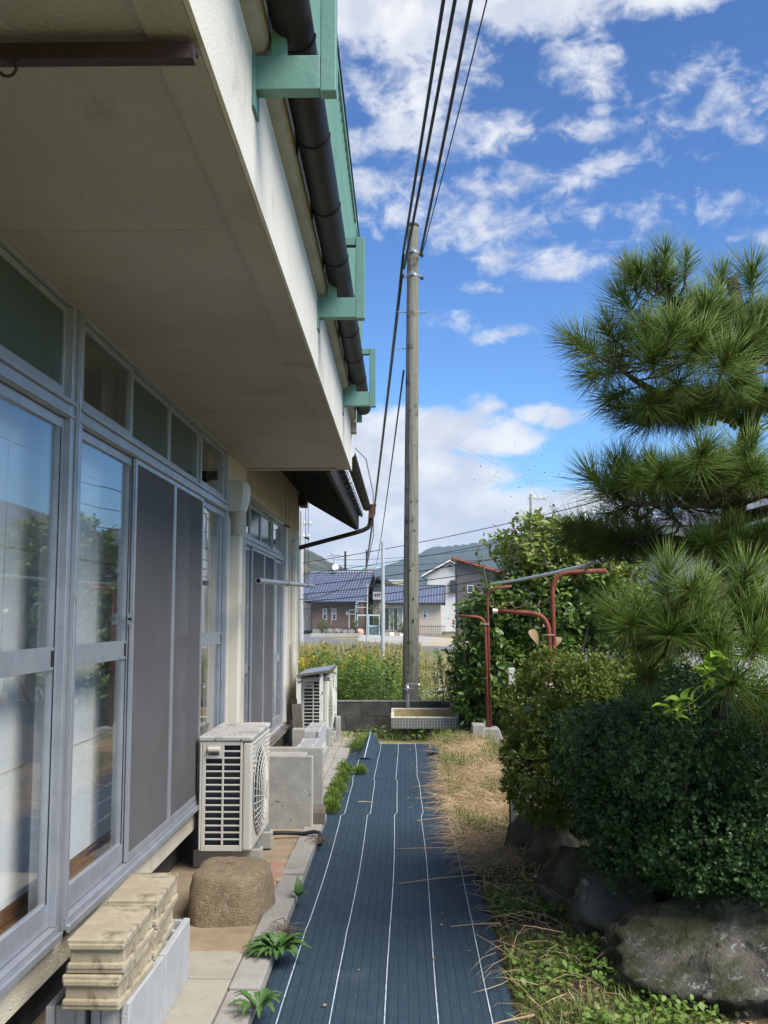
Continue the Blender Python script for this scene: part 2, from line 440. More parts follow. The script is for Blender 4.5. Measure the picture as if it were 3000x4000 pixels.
mat('steel_pole', (0.42, 0.44, 0.45), (0.50, 0.51, 0.52), 2, 0.55, metal=0.2)
mat('conc_pole', (0.40, 0.40, 0.39), (0.46, 0.46, 0.45), 1, 0.85)
mat('mirror_face', (0.7, 0.75, 0.8), rough=0.08, metal=1.0)
mat('orange', (0.55, 0.20, 0.04), rough=0.5)
mat('hill_near', (0.020, 0.034, 0.015), (0.042, 0.050, 0.020), 0.05, 0.95, 1.0, 0.12, c3=(0.115, 0.095, 0.042), s3=0.03, t3=(0.5, 0.68), bdist=6)
mat('hill_far', (0.022, 0.036, 0.022), (0.036, 0.052, 0.026), 0.02, 0.95, 1.0, 0.06, c3=(0.10, 0.10, 0.05), s3=0.012, t3=(0.55, 0.7), bdist=12)
mat('rock_far', (0.20, 0.175, 0.16), (0.12, 0.105, 0.10), 1.5, 0.9)
mat('rock_pink', (0.50, 0.28, 0.22), rough=0.9)
mat('ceramic_white', (0.75, 0.75, 0.72), rough=0.3)
mat('meter_cream', (0.72, 0.62, 0.36), rough=0.5)
glass('pane_glass', boost=0.9)
glass('frosted_glass', tint=(0.50, 0.60, 0.55), rough=0.12, boost=0.6, milky=0.4, milkcol=(0.18, 0.25, 0.22))
screen_mat('insect_mesh', (0.165, 0.16, 0.16), 0.72)

# ------------------------------------------------------------------ mesh helpers
class MB:
    def __init__(s):
        s.v = []
        s.f = []
    def add(s, vs, fs):
        o = len(s.v)
        s.v += [tuple(map(float, p)) for p in vs]
        s.f += [tuple(i + o for i in f) for f in fs]
        return s
    def box(s, x0, x1, y0, y1, z0, z1):
        v = [(x, y, z) for z in (z0, z1) for y in (y0, y1) for x in (x0, x1)]
        return s.add(v, [(0, 2, 3, 1), (4, 5, 7, 6), (0, 1, 5, 4), (2, 6, 7, 3), (0, 4, 6, 2), (1, 3, 7, 5)])
    def obox(s, c, size, rot=None):
        hx, hy, hz = (k / 2 for k in size)
        m = rot if rot is not None else Matrix.Identity(3)
        v = [Vector(c) + m @ Vector((x, y, z)) for z in (-hz, hz) for y in (-hy, hy) for x in (-hx, hx)]
        return s.add(v, [(0, 2, 3, 1), (4, 5, 7, 6), (0, 1, 5, 4), (2, 6, 7, 3), (0, 4, 6, 2), (1, 3, 7, 5)])
    def bar(s, p, q, w, h, up=(0, 0, 1)):
        p, q = Vector(p), Vector(q)
        d = (q - p).normalized()
        side = d.cross(Vector(up))
        if side.length < 1e-4:
            side = d.cross(Vector((1, 0, 0)))
        side.normalize()
        u = side.cross(d)
        v = []
        for e in (p, q):
            for a, b in ((-1, -1), (1, -1), (1, 1), (-1, 1)):
                v.append(e + side * a * w / 2 + u * b * h / 2)
        return s.add(v, [(0, 1, 2, 3), (7, 6, 5, 4), (0, 4, 5, 1), (1, 5, 6, 2), (2, 6, 7, 3), (3, 7, 4, 0)])
    def tube(s, pts, r, n=8, caps=True, hollow=False):
        pts = [Vector(p) for p in pts]
        rs = r if isinstance(r, (list, tuple)) else [r] * len(pts)
        o = len(s.v)
        prev = None
        for i, p in enumerate(pts):
            a = pts[max(i - 1, 0)]
            b = pts[min(i + 1, len(pts) - 1)]
            d = (b - a).normalized()
            if prev is None:
                ref = Vector((0, 0, 1)) if abs(d.z) < 0.9 else Vector((1, 0, 0))
                x = d.cross(ref).normalized()
            else:
                x = (prev - d * prev.dot(d)).normalized()
            prev = x
            y = d.cross(x)
            for k in range(n):
                t = 2 * math.pi * k / n
                s.v.append(tuple(p + (x * math.cos(t) + y * math.sin(t)) * rs[i]))
        for i in range(len(pts) - 1):
            for k in range(n):
                k2 = (k + 1) % n
                s.f.append((o + i * n + k, o + i * n + k2, o + (i + 1) * n + k2, o + (i + 1) * n + k))
        if caps:
            s.f.append(tuple(o + k for k in reversed(range(n))))
            s.f.append(tuple(o + (len(pts) - 1) * n + k for k in range(n)))
        return s
    def prism(s, poly, y0, y1, axis='y'):
        n = len(poly)
        v = []
        for y in (y0, y1):
            for a, b in poly:
                v.append((a, y, b) if axis == 'y' else (y, a, b) if axis == 'x' else (a, b, y))
        f = [tuple(range(n)), tuple(reversed(range(n, 2 * n)))]
        f += [(i, n + i, n + (i + 1) % n, (i + 1) % n) for i in range(n)]
        return s.add(v, f)
    def quad(s, a, b, c, d):
        return s.add([a, b, c, d], [(0, 1, 2, 3)])
    def lathe(s, prof, c, n=16):
        o = len(s.v)
        for r, z in prof:
            for k in range(n):
                t = 2 * math.pi * k / n
                s.v.append((c[0] + r * math.cos(t), c[1] + r * math.sin(t), c[2] + z))
        for i in range(len(prof) - 1):
            for k in range(n):
                k2 = (k + 1) % n
                s.f.append((o + i * n + k, o + i * n + k2, o + (i + 1) * n + k2, o + (i + 1) * n + k))
        s.f.append(tuple(o + k for k in reversed(range(n))))
        s.f.append(tuple(o + (len(prof) - 1) * n + k for k in range(n)))
        return s

def origin_of(o):
    v = Vector((0, 0, 0))
    while o is not None:
        v += o.location
        o = o.parent
    return v

def tag(o, label=None, cat=None, group=None, kind=None):
    if label: o['label'] = label
    if cat: o['category'] = cat
    if group: o['group'] = group
    if kind: o['kind'] = kind
    return o

def shade(me, smooth):
    if smooth:
        me.polygons.foreach_set('use_smooth', [True] * len(me.polygons))

def obj(name, mb, m, parent=None, label=None, cat=None, group=None, kind=None, smooth=False, bevel=0.0, at=None, seg=2):
    """link one mesh object; vertices are given in world space"""
    org = origin_of(parent)
    if at is not None:
        loc = Vector(at)
    elif parent is None and mb.v and kind is None:
        a = np.array(mb.v)
        lo, hi = a.min(0), a.max(0)
        loc = Vector(((lo[0] + hi[0]) / 2, (lo[1] + hi[1]) / 2, lo[2]))
    else:
        loc = org
    me = bpy.data.meshes.new(name)
    me.from_pydata([(x - loc.x, y - loc.y, z - loc.z) for x, y, z in mb.v], [], mb.f)
    me.materials.append(MATS[m])
    shade(me, smooth)
    o = bpy.data.objects.new(name, me)
    o.location = loc - org
    o.parent = parent
    col.objects.link(o)
    if bevel:
        b = o.modifiers.new('bevel', 'BEVEL')
        b.width = bevel
        b.segments = seg
        b.limit_method = 'ANGLE'
        b.angle_limit = R(40)
    return tag(o, label, cat, group, kind)

def inst(name, me, loc, parent=None, rot=None, scale=None, **k):
    o = bpy.data.objects.new(name, me)
    o.location = Vector(loc) - origin_of(parent)
    o.parent = parent
    if rot: o.rotation_euler = rot
    if scale: o.scale = scale
    col.objects.link(o)
    return tag(o, **k)

def mesh_of(name, mb, m, smooth=False):
    me = bpy.data.meshes.new(name)
    me.from_pydata(mb.v, [], mb.f)
    me.materials.append(MATS[m])
    shade(me, smooth)
    return me

def empty(name, loc, label, cat, group=None):
    o = bpy.data.objects.new(name, None)
    o.location = loc
    o.empty_display_size = 0.1
    col.objects.link(o)
    return tag(o, label, cat, group)

# scatter a small template many times into one mesh (numpy)
def scatter_mesh(name, T, F, pos, rot, sc, m, smooth=False):
    T = np.asarray(T, float)
    n, k = len(pos), len(T)
    sc = np.asarray(sc, float)
    if sc.ndim == 1:
        sc = np.repeat(sc[:, None], 3, 1)
    V = np.einsum('nij,nkj->nki', rot, T[None] * sc[:, None, :]) + np.asarray(pos)[:, None, :]
    V = V.reshape(-1, 3)
    faces = []
    lens = [len(f) for f in F]
    flat = np.concatenate([np.array(f) for f in F])
    loops = (flat[None] + (np.arange(n) * k)[:, None]).ravel()
    counts = np.tile(np.array(lens), n)
    starts = np.concatenate([[0], np.cumsum(counts)[:-1]])
    me = bpy.data.meshes.new(name)
    me.vertices.add(len(V))
    me.vertices.foreach_set('co', V.ravel())
    me.loops.add(len(loops))
    me.loops.foreach_set('vertex_index', loops.astype(np.int32))
    me.polygons.add(len(counts))
    me.polygons.foreach_set('loop_start', starts.astype(np.int32))
    me.polygons.foreach_set('loop_total', counts.astype(np.int32))
    me.update(calc_edges=True)
    me.validate()
    me.materials.append(MATS[m])
    shade(me, smooth)
    return me

def scatter(name, T, F, pos, rot, sc, m, parent=None, label=None, cat=None, group=None, kind=None, smooth=False):
    org = np.array(origin_of(parent))
    pos = np.asarray(pos)
    loc = Vector((0, 0, 0))
    if parent is None and kind is None:
        loc = Vector(pos.mean(0))
        pos = pos - np.array(loc)
    me = scatter_mesh(name, T, F, pos - org, rot, sc, m, smooth)
    o = bpy.data.objects.new(name, me)
    o.location = loc
    o.parent = parent
    col.objects.link(o)
    return tag(o, label, cat, group, kind)

def unit(a):
    return a / np.maximum(np.linalg.norm(a, axis=-1, keepdims=True), 1e-9)

def frames(d, up=None, roll=0.0):
    """rotation matrices with local +Y along d and local +Z near up"""
    d = unit(np.asarray(d, float))
    n = len(d)
    if up is None:
        up = np.tile([0, 0, 1.0], (n, 1))
    up = up + rng.normal(0, 0.001, (n, 3))
    if roll:
        up = unit(up) + rng.normal(0, roll, (n, 3))
    x = unit(np.cross(d, up))
    z = np.cross(x, d)
    return np.stack([x, d, z], axis=2)

LEAF_T = [(0, 0, 0), (-.20, .30, .05), (.20, .30, .05), (-.19, .66, .03), (.19, .66, .03), (0, 1, -.10), (0, .34, -.02), (0, .68, -.03)]
LEAF_F = [(0, 6, 1), (0, 2, 6), (1, 6, 7, 3), (2, 4, 7, 6), (3, 7, 5), (4, 5, 7)]
OVAL_T = [(0, 0, 0), (-.30, .35, .05), (.30, .35, .05), (-.28, .75, .03), (.28, .75, .03), (0, 1, -.03)]
OVAL_F = [(0, 2, 1), (1, 2, 4, 3), (3, 4, 5)]
BLADE_T = [(-.5, 0, 0), (.5, 0, 0), (-.4, .5, .10), (.4, .5, .10), (0, 1, .0)]
BLADE_F = [(0, 1, 3, 2), (2, 3, 4)]

# ------------------------------------------------------------------ terrain
def grid(xs, ys, fz):
    mb = MB()
    for y in ys:
        for x in xs:
            mb.v.append((x, y, fz(x, y)))
    nx = len(xs)
    for j in range(len(ys) - 1):
        for i in range(nx - 1):
            a = j * nx + i
            mb.f.append((a, a + 1, a + nx + 1, a + nx))
    return mb

def hn(x, y, s=1.0):          # cheap smooth noise
    return (math.sin(x * 2.1 * s + 1.3 * math.sin(y * 1.7 * s)) + math.sin(y * 2.7 * s + 0.8 * math.sin(x * 3.1 * s + 2))) * 0.25 + \
           (math.sin(x * 6.3 * s + y * 4.1 * s) + math.sin(y * 7.7 * s - x * 3.3 * s)) * 0.08

FARZ = -0.35
def gz(x, y):
    t = min(max((y - 14.6) / 8.0, 0), 1)
    return -0.03 + (FARZ + 0.03) * (t * t * (3 - 2 * t))
ys = [-60, -10, 0, 4, 8, 12, 14.2] + [14.6 + i for i in range(9)] + [26, 32, 40, 60, 90, 150, 300, 700, 1500, 3000, 7000]
xs = [-5000, -1500, -400, -120, -40, -15, -6, -2, 0, 2, 6, 15, 40, 120, 400, 1500, 5000]
obj('ground', grid(xs, ys, gz), 'ground', kind='structure')

# sandy strip beside the house
obj('sand_strip', grid([-1.45 + 0.045 * i for i in range(21)], [1.5 + 0.06 * i for i in range(200)],
    lambda x, y: 0.035 + 0.012 * hn(x * 3, y * 2) - (0.05 if x > -.6 else 0)), 'sand', kind='structure', smooth=True)

# raised garden bed on the right
def bed_z(x, y):
    edge = 1.02 + 0.45 * max(0, 5.2 - y)
    if y > 7.5:
        edge = 0.75 + 0.05 * (y - 7.5)
    t = min(max((x - edge) / 0.5, 0), 1)
    hi = 0.30 if y < 8 else max(0.30 - 0.07 * (y - 8), 0.08)
    return -0.012 + min(max((x - .46) * .25, 0), .03) + hi * t * t * (3 - 2 * t) + 0.022 * hn(x * 2, y * 2) * min(max((x - .5) * 4, 0), 1)
obj('garden_bed', grid([0.36 + 0.06 * i for i in range(75)], [2.0 + 0.1 * i for i in range(118)], bed_z), 'soil', kind='structure', smooth=True)

# ------------------------------------------------------------------ the house on the left
W = -1.22
house = empty('house', (-1.3, 6.0, 0), 'cream stucco house with aluminium sliding windows under a concrete balcony', 'house')
m = MB()
m.box(-1.34, -1.226, -2.0, 7.06, 0.27, 0.437)          # strip under the windows
m.box(-1.34, -1.226, -2.0, 7.06, 2.668, 2.70)
m.box(-1.36, -1.22, 7.065, 7.98, 0.27, 2.66)           # pier
m.box(-1.45, -1.325, 7.982, 13.15, 0.20, 0.335)        # section beyond the balcony
m.box(-1.45, -1.325, 7.982, 8.27, 0.337, 2.56)
m.box(-1.45, -1.325, 11.53, 13.15, 0.337, 2.56)
m.box(-1.45, -1.325, 7.982, 13.15, 2.562, 3.5)
m.box(-8.0, -1.452, 13.0, 13.14, 0.2, 3.6)             # gable end
m.box(-8.0, -7.9, -2.0, 13.0, 0.2, 5.6)
m.box(-7.9, -1.342, -2.1, -2.0, 0.2, 5.6)
m.box(-2.4, -2.3, -2.0, 7.9, 3.02, 5.6)                # upper storey set back behind the balcony
m.box(-7.9, -2.3, 7.9, 8.0, 3.02, 5.6)
wall = obj('wall', m, 'stucco', house)
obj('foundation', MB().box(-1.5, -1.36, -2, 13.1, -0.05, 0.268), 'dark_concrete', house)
obj('upper_roof', MB().box(-8.4, -1.7, -2.5, 8.4, 5.6, 5.8), 'roof_tile_grey', house)
m = MB()
m.box(-7.8, -1.36, -1.9, 12.9, 0.36, 0.43)
obj('floor', m, 'floor_wood', house)
m = MB()
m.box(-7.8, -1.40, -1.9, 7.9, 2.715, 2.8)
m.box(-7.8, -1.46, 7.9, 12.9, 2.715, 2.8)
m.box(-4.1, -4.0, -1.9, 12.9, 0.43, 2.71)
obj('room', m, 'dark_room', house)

# balcony slab: soffit, fascia, moulding
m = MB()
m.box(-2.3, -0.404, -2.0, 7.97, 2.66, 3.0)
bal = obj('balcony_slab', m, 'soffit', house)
for yj in (2.93, 5.47):
    obj('soffit_joint', MB().box(-1.21, -.51, yj, yj + .004, 2.6585, 2.6605), 'moulding', bal)
obj('fascia', MB().box(-0.4035, -0.392, -2.0, 7.975, 2.652, 3.003), 'fascia', bal)
obj('drip_edge', MB().box(-0.50, -0.405, -2.0, 7.90, 2.652, 2.659).box(-1.20, -0.51, 7.84, 7.90, 2.645, 2.659), 'soffit', bal)
obj('moulding', MB().prism([(-.40, 3.004), (-.365, 3.02), (-.352, 3.05), (-.352, 3.085), (-.40, 3.085)], -2.0, 7.96), 'moulding', bal)
obj('end_corbel', MB().box(-0.39, -0.35, 7.78, 7.90, 2.93, 3.003), 'moulding', bal)
obj('gutter_board', MB().box(-.46, -.357, -2, 7.93, 3.087, 3.22), 'dark_board', bal)

# half-round balcony gutter with joint rings
GX, GZ, GR = -0.292, 3.105, 0.056
def half_round(cx, cz, r, y0, y1, n=12, lip=0.006):
    mb = MB()
    out = [(cx + r * math.cos(math.pi + math.pi * k / n), cz + r * math.sin(math.pi + math.pi * k / n)) for k in range(n + 1)]
    inn = [(cx + (r - lip) * math.cos(2 * math.pi - math.pi * k / n), cz + (r - lip) * math.sin(2 * math.pi - math.pi * k / n)) for k in range(n + 1)]
    mb.prism(out + inn, y0, y1)
    return mb
g = obj('gutter', half_round(GX, GZ, GR, -2.0, 7.72), 'gutter_brown', house, smooth=False)
g.data.polygons.foreach_set('use_smooth', [len(p.vertices) == 4 for p in g.data.polygons])
y = 0.35
while y < 7.7:
    obj('joint_ring', half_round(GX, GZ, GR + 0.0035, y, y + 0.014), 'gutter_brown', g)
    obj('strap', MB().box(-.357, -.346, y + .05, y + .075, 3.06, 3.16), 'gutter_brown', g)
    y += 0.575
obj('end_cap', MB().prism([(GX + GR * math.cos(math.pi + math.pi * k / 12), GZ + GR * math.sin(math.pi + math.pi * k / 12)) for k in range(13)], 7.721, 7.728), 'gutter_brown', g)

# green brackets that carry the railing
for yb in (2.60, 4.68, 6.70):
    b = obj('railing_bracket', MB().box(-0.391, -0.215, yb - .024, yb + .024, 2.905, 3.0), 'green_paint', house, bevel=.003)
    obj('mounting_plate', MB().box(-0.3915, -0.384, yb - .045, yb + .045, 2.85, 3.003), 'green_paint', b)
    obj('upright', MB().box(-0.2145, -0.172, yb - .024, yb + .024, 2.90, 3.292), 'green_paint', b, bevel=.003)
    obj('return_arm', MB().box(-0.318, -0.2155, yb - .02, yb + .02, 3.255, 3.290), 'green_paint', b)
rl = obj('railing', MB().box(-.345, -.305, -1, 7.78, 4.17, 4.21).box(-.338, -.312, -1, 7.78, 3.235, 3.26), 'green_rail', house)
pk = mesh_of('picket', MB().box(-.009, .009, -.011, .011, 3.26, 4.17), 'green_rail')
for i in range(60):
    inst('picket', pk, (-.325, 0.9 + i * 0.115, 0), rl)
for yb in (0.52, 2.60, 4.68, 6.70, 7.76):
    obj('post', MB().box(-.345, -.305, yb - .018, yb + .018, 3.0, 4.168), 'green_rail', rl)
obj('cap_rail', MB().box(-.352, -.298, -1, 7.80, 4.212, 4.235), 'dark_trim', rl)

# ------------------------------------------------------------------ sliding windows
def frame_bars(mb, x0, x1, y0, y1, z0, z1, st, top, bot, mid=None, midh=.08):
    mb.box(x0, x1, y0, y0 + st, z0, z1)
    mb.box(x0, x1, y1 - st, y1, z0, z1)
    mb.box(x0 + .002, x1 - .002, y0 + st, y1 - st, z1 - top, z1)
    mb.box(x0 + .002, x1 - .002, y0 + st, y1 - st, z0, z0 + bot)
    if mid is not None:
        mb.box(x0 - .002, x1 + .002, y0 + st, y1 - st, mid - midh / 2, mid + midh / 2)

def window(X, ys, zs, zh, zt, zT, kinds, tkinds, mid):
    """ys: panel edges; kinds per panel: 'o' outer glass, 'i' inner glass, 's' insect screen"""
    y0, y1 = ys[0], ys[-1]
    m = MB()
    m.box(X - .085, X + .016, y0 - .03, y1 + .03, zs - .040, zs)                # sill track
    m.box(X + .0165, X + .030, y0 - .03, y1 + .03, zs - .048, zs - .022)
    m.box(X - .085, X + .012, y0 - .03, y1 + .03, zh, zt)                       # rail between door and transom
    m.box(X + .0125, X + .026, y0 - .028, y1 + .028, zt - .016, zt - .002)
    m.box(X + .0125, X + .021, y0 - .028, y1 + .028, zh + .003, zh + .014)
    m.box(X - .085, X + .010, y0 - .03, y1 + .03, zT, zT + .035)                # head
    m.box(X - .085, X + .014, y0 - .034, y0, zs + .0005, zT - .0005)
    m.box(X - .085, X + .014, y1, y1 + .034, zs + .0005, zT - .0005)
    win = obj('window', m, 'aluminium', house, bevel=.0015, seg=1)
    for i, kd in enumerate(kinds):
        a, b = ys[i], ys[i + 1]
        if kd != 's':
            off = -.022 if kd == 'o' else -.052
            m = MB()
            lo, hi = a - (.012 if i else 0), b + (.012 if i < len(kinds) - 1 else 0)
            frame_bars(m, X + off - .013, X + off + .013, lo + .001, hi - .001, zs + .004, zh - .003, .042, .035, .085, mid, .080)
            s = obj('sash', m, 'aluminium', win, bevel=.001, seg=1)
            obj('pane', MB().box(X + off - .002, X + off + .002, lo + .043, hi - .043, mid + .041, zh - .04), 'pane_glass', win)
            obj('pane', MB().box(X + off - .002, X + off + .002, lo + .043, hi - .043, zs + .09, mid - .041), 'pane_glass', win)
            obj('gasket', MB().box(X + off + .0135, X + off + .015, hi - .046, hi - .038, zs + .09, zh - .04), 'black_rubber', win)
            e = hi - .02 if i % 2 == 0 else lo + .02
            obj('finger_pull', MB().box(X + off + .0155, X + off + .018, hi - .075, hi - .050, mid - .028, mid + .028), 'black_rubber', win)
        else:
            # inner glass behind, screen in front
            off = -.050
            m = MB()
            frame_bars(m, X + off - .013, X + off + .013, a, b, zs + .004, zh - .003, .042, .035, .085, mid, .080)
            obj('sash', m, 'aluminium', win)
            obj('pane', MB().box(X + off - .002, X + off + .002, a + .043, b - .043, zs + .09, zh - .04), 'pane_glass', win)
            m = MB()
            frame_bars(m, X - .004, X + .012, a + .002, b - .002, zs + .003, zh - .003, .024, .022, .030, None)
            sc = obj('screen_frame', m, 'aluminium', win, bevel=.001, seg=1)
            obj('screen_mesh', MB().box(X + .003, X + .0045, a + .0265, b - .0265, zs + .034, zh - .026), 'insect_mesh', win)
            obj('screen_bar', MB().box(X - .003, X + .0025, a + .0265, b - .0265, mid - .012, mid + .012), 'aluminium_dull', win)
    for i, kd in enumerate(tkinds):
        a, b = ys[i], ys[i + 1]
        off = -.022 if kd in 'cf' and i % 3 == 0 else -.040
        m = MB()
        frame_bars(m, X + off - .012, X + off + .012, a + .001, b - .001, zt + .002, zT - .003, .030, .026, .048)
        obj('transom_sash', m, 'aluminium', win, bevel=.001, seg=1)
        obj('transom_pane', MB().box(X + off - .002, X + off + .002, a + .031, b - .031, zt + .051, zT - .03), 'pane_glass' if kd == 'c' else 'frosted_glass', win)
        if kd == 'f':
            cb_ = MB()
            n = 46
            for k in range(n + 1):
                yy = a + .01 + (b - a - .02) * k / n
                xx = X - .16 + .018 * math.sin(k * 1.15) + .006 * math.sin(k * 2.9)
                cb_.v += [(xx, yy, zt - .04), (xx, yy, zT)]
                if k:
                    j = 2 * k
                    cb_.f.append((j - 2, j, j + 1, j - 1))
            obj('curtain', cb_, 'curtain', win, smooth=True)
    return win

ysA = [0.36, 1.17, 1.98, 2.79, 3.665]
winA = window(W, ysA, 0.44, 2.236, 2.30, 2.655, 'ssio', 'ffff', 1.37)
ysB = [3.80, 4.60, 5.42, 6.20, 7.025]
winB = window(W, ysB, 0.44, 2.236, 2.30, 2.655, 'osso', 'cffc', 1.37)
obj('mullion', MB().box(W - .09, W + .010, 3.7, 3.7655, .392, 2.69), 'aluminium', house, bevel=.002, seg=1)
obj('mullion', MB().box(W - .082, W + .004, 3.7445, 3.7655, .40, 2.688).box(W + .0102, W + .016, 3.712, 3.733, .40, 2.68), 'aluminium_dull', house)
ysC = [8.30, 9.12, 9.93, 10.73, 11.50]
winC = window(-1.345, ysC, 0.345, 2.13, 2.19, 2.53, 'osso', 'cffc', 1.06)
obj('window_sill', MB().box(-1.324, -1.262, 8.2, 11.62, 0.285, 0.302), 'old_wood', house)
obj('corner_trim', MB().box(-1.3245, -1.30, 11.56, 11.66, 0.34, 2.5), 'white_trim', house)

# paper screens and posts inside the near room
def shoji(y0, n, wd, X):
    for i in range(n):
        a = y0 + i * wd
        s = obj('paper_screen', MB().box(X - .012, X, a, a + wd - .095, .515, 2.29), 'shoji_paper', house)
        fr = MB()
        fr.box(X - .02, X + .008, a + wd - .094, a + wd - .004, .46, 2.30)
        fr.box(X - .02, X + .006, a, a + wd - .096, .46, .512)
        obj('wood_stile', fr, 'shoji_wood', s, bevel=.003)
        t = MB()
        for z in (0.98, 1.36, 1.76, 2.13):
            t.box(X + .0005, X + .002, a, a + wd - .098, z - .0035, z + .0035)
        t.box(X + .0003, X + .0018, a + wd * .42, a + wd * .42 + .006, .52, 2.28)
        obj('paper_tape', t, 'tape', s)
shoji(.52, 4, .875, -1.375)
shoji(4.27, 4, .81, -1.375)
obj('room_post', MB().box(-1.46, -1.365, 4.03, 4.265, .456, 2.66), 'shoji_wood', house)
shoji(8.32, 4, .80, -1.50)
obj('inner_sill', MB().box(-1.6, -1.31, -.2, 7.5, .431, .455).box(-1.72, -1.46, 8, 12.4, .431, .455), 'shoji_wood', house)

# crescent latch on the second sash
obj('latch', MB().box(W + .002, W + .02, 4.545, 4.57, 1.48, 1.53).box(W + .004, W + .03, 4.545, 4.565, 1.50, 1.51), 'galvanised', winB)

# ------------------------------------------------------------------ low tiled eave beyond the balcony
def roofz(x):
    return 2.70 + (-0.59 - x) * 0.585
rf = obj('low_roof', MB().prism([(-.565, roofz(-.565) + .02), (-3.2, roofz(-3.2) + .02), (-3.2, roofz(-3.2) + .14), (-.565, roofz(-.565) + .14)], 8.02, 13.42), 'roof_wood', house)
for i in range(15):
    yy = 8.15 + i * 0.365
    obj('rafter', MB().prism([(-.60, roofz(-.60) - .04), (-1.9, roofz(-1.9) - .04), (-1.9, roofz(-1.9) + .018), (-.60, roofz(-.60) + .018)], yy, yy + .045), 'roof_wood', rf)
obj('eave_board', MB().box(-.598, -.566, 8.02, 13.42, roofz(-.59) - .05, roofz(-.59) + .13), 'dark_board', rf)
obj('verge_board', MB().prism([(-.60, roofz(-.60) - .07), (-3.2, roofz(-3.2) - .07), (-3.2, roofz(-3.2) + .15), (-.60, roofz(-.60) + .15)], 13.422, 13.45), 'dark_board', rf)
obj('purlin_end', MB().box(-1.33, -1.24, 13.0, 13.40, 2.93, 3.06), 'dark_board', rf)
# the eave's tiles: rolls running down the slope
tl = MB()
NT_ = 12
for k in range(NT_ + 1):
    a = math.pi * 2 * k / NT_
    tl.v += [(-.515, k / NT_ * .27, roofz(-.515) + .165 + .028 * math.cos(a)), (-3.2, k / NT_ * .27, roofz(-3.2) + .165 + .028 * math.cos(a))]
    if k:
        tl.f.append((2 * k - 2, 2 * k - 1, 2 * k + 1, 2 * k))
tlm = mesh_of('roof_roll', tl, 'roof_tile_grey', True)
for i in range(20):
    inst('tile_roll', tlm, (0, 8.03 + .27 * i, 0), rf)
g2 = obj('low_gutter', half_round(-.462, 2.945, .055, 8.9, 13.40), 'gutter_brown', house)
for i in range(12):
    yy = 9.0 + i * .385
    obj('hook', MB().bar((-.50, yy, 2.83), (-.585, yy, 2.80), .012, .006).bar((-.503, yy, 2.83), (-.52, yy, 2.90), .012, .006), 'galvanised', g2)
    obj('joint_ring', half_round(-.462, 2.945, .0585, yy + .1, yy + .115), 'gutter_brown', g2)
obj('hopper', MB().prism([(-.43, 2.79), (-.37, 2.79), (-.345, 2.87), (-.345, 2.96), (-.44, 2.96)], 13.34, 13.44).box(-.445, -.335, 13.33, 13.45, 2.955, 2.975), 'rust_dark', g2, bevel=.004)
obj('downpipe', MB().tube([(-.41, 13.40, 2.86), (-.415, 13.40, 2.74), (-.44, 13.40, 2.675), (-.50, 13.40, 2.64), (-.62, 13.39, 2.60), (-1.34, 13.30, 2.40), (-1.40, 13.28, 2.32), (-1.40, 13.28, 1.6)], .030, 10), 'gutter_brown', g2, smooth=True)
obj('loose_cable', MB().tube([(-.42, 9.1, 3.02), (-.34, 9.6, 3.0), (-.30, 10.6, 2.8), (-.33, 11.9, 2.45), (-.46, 12.7, 2.02), (-.55, 12.9, 1.86)], .005, 5), 'plastic_grey', g2)

# ducts on the pier and at the far end of the wall
def hood(yc, X, z0, z1, wd, parent, dp=.085):
    m = MB()
    prof = [(z0, wd * .36, dp * .8), (z0 + (z1 - z0) * .35, wd * .42, dp * .95), (z0 + (z1 - z0) * .7, wd * .5, dp), (z1 - .02, wd * .48, dp * .95), (z1, wd * .40, dp * .55)]
    for z, hw, d in prof:
        for px, py in ((0, -hw), (d * .75, -hw), (d, -hw * .7), (d, hw * .7), (d * .75, hw), (0, hw)):
            m.v.append((X + px, yc + py, z))
    for i in range(len(prof) - 1):
        for k in range(6):
            a = i * 6 + k
            b = i * 6 + (k + 1) % 6
            m.f.append((a, b, b + 6, a + 6))
    m.f.append(tuple(reversed(range(6))))
    m.f.append(tuple(range((len(prof) - 1) * 6, len(prof) * 6)))
    h_ = obj('duct_hood', m, 'duct_hood', parent, bevel=.008)
    obj('back_flange', MB().lathe([(.001, 0), (wd * .62, 0), (wd * .62, .004), (.001, .004)], (0, 0, 0), 20), 'duct_hood', h_)
    fl = [o for o in h_.children][0]
    fl.rotation_euler = (0, R(90), 0)
    fl.location = Vector((X + .001, yc, z1 - .10)) - origin_of(parent)
    return h_
hood(7.20, -1.219, 2.25, 2.47, .20, house, .14)
fx = MB()
zs_ = [2.25 - .0045 * i for i in range(38)]
fx.tube([(-1.165, 7.20 - .006 * math.sin(i * .08), z) for i, z in enumerate(zs_)], [.046 if i % 2 else .039 for i in range(38)], 12)
obj('flexible_hose', fx, 'duct_cream', house)
obj('pipe_duct', MB().box(-1.219, -1.13, 7.15, 7.25, .15, 2.085), 'duct_cream', house, bevel=.012)
obj('jamb_cover', MB().box(-1.2195, -1.20, 7.07, 7.11, .3, 2.2), 'duct_cream', house, bevel=.003)
hood(12.30, -1.324, 2.22, 2.43, .16, house, .07)
obj('pipe_duct', MB().box(-1.324, -1.265, 12.25, 12.37, .42, 2.22), 'duct_cream', house, bevel=.012)
obj('pipe_elbow', MB().tube([(-1.275, 12.1, .55), (-1.26, 12.1, .40), (-1.25, 12.1, .32)], [.045, .05, .045], 12).tube([(-1.275, 12.1, .55), (-1.275, 12.1, 1.2)], .035, 12), 'plastic_grey', house, smooth=True)

